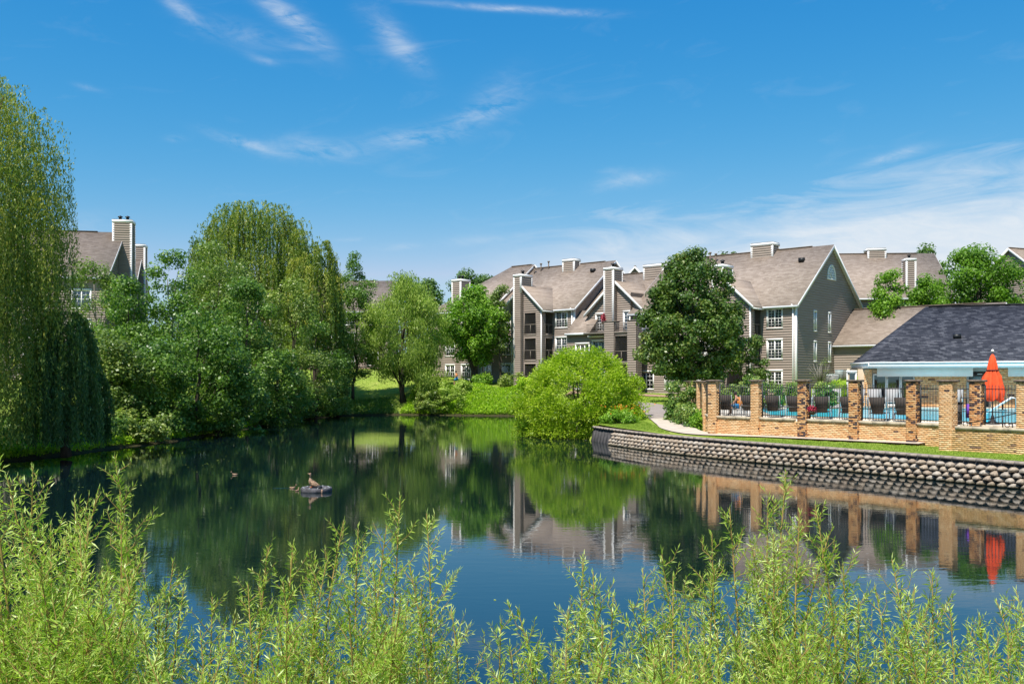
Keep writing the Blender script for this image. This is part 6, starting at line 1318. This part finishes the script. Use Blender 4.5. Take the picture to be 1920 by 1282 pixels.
# ---------------------------------------------------------------- foreground willows
def fore_shrub(label, stems, seed, group='sandbar willow shrubs in the foreground'):
    """stems: list of (tip px, tip py, Y, density)"""
    r = np.random.default_rng(900 + seed); cx = np.mean([PX(s[0], s[2]) for s in stems]); cy = np.mean([s[2] for s in stems]); z0 = gz1(cx, cy) if gz1(cx, cy) > 0 else .05
    t = thing('willow_shrub', label, 'shrub', (cx, cy, z0), 0, group); org = np.array([cx, cy, z0]); B = []; D = []; Ln = []; Tn = []; mb = MB()
    def leaves(pts, n, l0, l1, tone, up=.35, f0=.05):
        P = np.array(pts); seg = np.linalg.norm(np.diff(P, axis=0), axis=1); cs = np.r_[0, np.cumsum(seg)]; s = (f0 + (1 - f0) * (np.arange(n) + r.random(n)) / n) * cs[-1]
        p = np.stack([np.interp(s, cs, P[:, i]) for i in range(3)], 1); k = np.clip(np.searchsorted(cs, s) - 1, 0, len(seg) - 1); T_ = np.diff(P, axis=0)[k] / seg[k][:, None]
        a = unit(np.cross(T_, rdir(n, r))); f = s / cs[-1]; w = .75 - .45 * f ** 3
        d = unit(T_ * (1 - w)[:, None] * 1.1 + a * w[:, None] + np.array([0, 0, up * .4]) + r.normal(0, .12, (n, 3))); B.append(p); D.append(d); Ln.append((l0 + (l1 - l0) * r.random(n)) * (1 - .35 * f)); Tn.append(np.clip(tone + r.normal(0, .14, n) + .25 * f - .08, 0, 1))
    for (px, py, Y, dens) in stems:
        tip = np.array([PX(px, Y), Y, EYE + (712 - py) / 1750 * Y]) - org; base = np.array([tip[0] * .55 + r.normal(0, .12), tip[1] * .4 + r.normal(0, .12), 0]); L = np.linalg.norm(tip - base); bow = r.normal(0, .05, 3) * L; bow[2] = 0
        tone = .40 + r.normal(0, .13) + .12 * (dens < .9)
        pts = [base + (tip - base) * f + bow * math.sin(f * 3.14) for f in np.linspace(0, 1, 12)]; mb.tube(pts, [.011 * L / 2 * (1 - .85 * f) + .0015 for f in np.linspace(0, 1, 12)], 5, cap=False)
        leaves(pts[7:], int(46 * dens + 26), .045, .092, tone + .08, .5)
        nb = int(L * 15 * dens)
        for k in range(nb):
            f = .22 + .74 * (k + r.random()) / nb; i = f * 11; a = pts[int(i)] + (pts[min(int(i) + 1, 11)] - pts[int(i)]) * (i % 1); l = (.10 + .42 * (1 - f) ** .8) * (.6 + .7 * r.random()); ang = r.random() * 6.283; rise = .65 + .5 * r.random()
            d = unit(np.array([math.cos(ang), math.sin(ang) * .9, rise]) + (tip - base) / L * .3); e = a + d * l + np.array([0, 0, .06 * l]); m_ = a + d * l * .5 + r.normal(0, .018, 3) + np.array([math.cos(ang), math.sin(ang), 0]) * .04 * l; q = [a, m_, e]; mb.tube(q, [.0032, .0024, .0012], 4, cap=False)
            leaves(q, max(10, int(l * 94)), .042, .088, tone)
            if l > .26:
                for _ in range(2): g = r.uniform(.3, .8); a2 = a + (e - a) * g; d2 = unit(d + rdir(1, r)[0] * .8); q2 = [a2, a2 + d2 * l * .2, a2 + d2 * l * .42 + np.array([0, 0, .02])]; mb.tube(q2, [.002, .0016, .001], 4, cap=False); leaves(q2, max(8, int(l * 46)), .038, .075, tone + .05)
    B_ = np.concatenate(B); D_ = unit(np.concatenate(D)); l = np.concatenate(Ln)[:, None]; n = len(B_); tn = np.concatenate(Tn); sd = unit(np.cross(D_, rdir(n, r))); nn = np.cross(sd, D_); w = l * (.060 + .024 * r.random((n, 1))); bend = (r.random((n, 1)) * .22 - .02) * l; dn = np.array([0, 0, -1.0]) * bend
    V = np.stack([B_, B_ + D_ * l * .30 - sd * w + dn * .12, B_ + D_ * l * .42 + sd * w + dn * .22, B_ + D_ * l * .70 - sd * w * .6 + dn * .55, B_ + D_ * l + dn], 1).reshape(-1, 3)
    i = np.arange(n)[:, None] * 5; tri = np.concatenate([i + np.array([[0, 2, 1]]), i + np.array([[1, 2, 3]]), i + np.array([[2, 4, 3]])], 1).reshape(-1, 3)
    mobj('leaves', np_mesh('leaves', V, tri, MT['lf_fore'], np.repeat(tn, 3), True), t); mb.build('branches', MT['twig'], t, True); return n
rs = np.random.default_rng(4)
def fill(x0, x1, top_fn, n, Y0, Y1, dens=1.0):
    return [(x, top_fn(x) + rs.random() ** .8 * 150, Y0 + (Y1 - Y0) * rs.random(), dens) for x in rs.uniform(x0, x1, n)]
NL = 0
NL += fore_shrub('tall dense willow shrub filling the lower left corner', [(62, 872, 6.2, 1.0), (12, 890, 6.0, .8), (-20, 850, 5.6, 1), (95, 980, 6.0, 1), (140, 932, 6.4, 1), (150, 1000, 5.8, 1.1), (40, 960, 5.6, 1.1)] + fill(-40, 170, lambda x: 1000, 10, 4.8, 6.2, 1.05), 1)
NL += fore_shrub('willow shrub with the highest feathery tip at the left, above the dark water', [(215, 852, 6.6, 1.1), (185, 915, 6.3, 1), (225, 930, 6.3, .9), (228, 1000, 6.0, 1), (168, 960, 6.2, 1)] + fill(120, 260, lambda x: 1020 + abs(x - 200) * .3, 8, 5.0, 6.2, 1.0), 2)
NL += fore_shrub('thin low willow shoots with blue water showing between them, left of the middle', [(325, 1050, 6.6, .85), (268, 1075, 6.4, .8), (345, 1100, 6.2, .7), (398, 1118, 6.5, .75), (440, 1150, 6.0, .7), (300, 1130, 5.8, .9), (375, 1180, 5.6, .8), (420, 1215, 5.4, .6), (270, 1190, 5.4, .9)], 3)
NL += fore_shrub('bushy willow shrub left of the tallest middle shoots', [(502, 1024, 6.6, 1.0), (550, 1018, 6.6, 1), (590, 1040, 6.4, 1), (612, 1055, 6.3, 1), (465, 1095, 6.2, .9), (530, 1085, 6.0, 1)] + fill(460, 640, lambda x: 1130, 6, 5.0, 6.0, .95), 4)
NL += fore_shrub('tall willow shrub in the middle with two feathery leading shoots', [(750, 928, 6.9, 1.1), (800, 962, 6.8, 1.0), (645, 975, 6.7, 1.0), (672, 985, 6.6, .9), (725, 985, 6.5, 1), (700, 1050, 6.3, 1.1), (846, 1140, 6.6, .7), (790, 1100, 6.4, .9), (768, 1060, 6.2, 1)] + fill(640, 800, lambda x: 1100, 8, 5.0, 6.2, 1.0), 5)
NL += fore_shrub('small isolated willow sprig between the middle shrub and the right shrubs', [(970, 1138, 6.2, .9), (940, 1160, 6.2, .8), (985, 1185, 6.1, .8), (955, 1215, 5.6, .9)], 6)
NL += fore_shrub('pale willow shrub rising from open blue water, right of the middle', [(1095, 1045, 6.6, 1.0), (1112, 1070, 6.5, .9), (1065, 1140, 6.3, .9), (1150, 1115, 6.3, .8), (1180, 1125, 6.2, .8), (1130, 1170, 6.0, .9)] + fill(1080, 1180, lambda x: 1185, 2, 5.0, 6.0, .8), 7)
NL += fore_shrub('willow shrub with a leaning tip below the reflected dark maple', [(1240, 1032, 6.7, 1.0), (1205, 1065, 6.5, .9), (1262, 1080, 6.4, .9), (1315, 1140, 6.2, .8), (1285, 1165, 6.0, .9), (1345, 1180, 6.0, .8)] + fill(1180, 1350, lambda x: 1180, 4, 5.0, 6.0, .9), 8)
NL += fore_shrub('tallest willow shrub of the right side, in front of the brick reflections', [(1474, 882, 7.0, 1.15), (1440, 935, 6.8, 1), (1368, 950, 6.8, .95), (1335, 1000, 6.7, .9), (1340, 1065, 6.5, .9), (1528, 945, 6.7, 1.1), (1555, 1000, 6.6, 1.1), (1500, 960, 6.5, 1.1), (1405, 1010, 6.5, 1.1), (1450, 1000, 6.3, 1.1), (1580, 1055, 6.4, 1)] + fill(1370, 1590, lambda x: 1080, 9, 5.1, 6.3, 1.0), 9)
NL += fore_shrub('silvery willow shrub right of the tallest one, tips over blue water', [(1672, 1048, 6.6, .95), (1748, 1072, 6.6, .95), (1715, 1100, 6.4, .8), (1640, 1095, 6.4, .8), (1780, 1130, 6.2, .8), (1610, 1120, 6.2, .8), (1690, 1150, 6.0, .9), (1745, 1165, 5.9, .9)] + fill(1600, 1800, lambda x: 1185, 4, 5.0, 6.0, .8), 10)
NL += fore_shrub('willow shrub in the lower right corner', [(1905, 1105, 6.4, .95), (1868, 1125, 6.4, .9), (1835, 1150, 6.2, .9), (1940, 1080, 6.0, 1), (1890, 1170, 5.9, 1), (1850, 1190, 5.7, 1)] + fill(1800, 1960, lambda x: 1180, 6, 4.8, 5.8, .95), 11)
NL += fore_shrub('low willow thicket along the bottom edge right of the middle', fill(1230, 1480, lambda x: 1205 - 25 * math.sin(x / 60), 6, 4.9, 5.6, .75), 12)
NL += fore_shrub('low willow thicket along the bottom edge left of the middle', fill(200, 300, lambda x: 1195, 4, 4.7, 5.4, .85) + fill(470, 720, lambda x: 1190, 8, 4.9, 5.5, .9), 13)
_T = sum(sum(len(p.vertices) - 2 for p in m.polygons) if len(m.polygons) < 2000 else len(m.loops) - 2 * len(m.polygons) for m in bpy.data.meshes); print("TRIS", _T, NL)
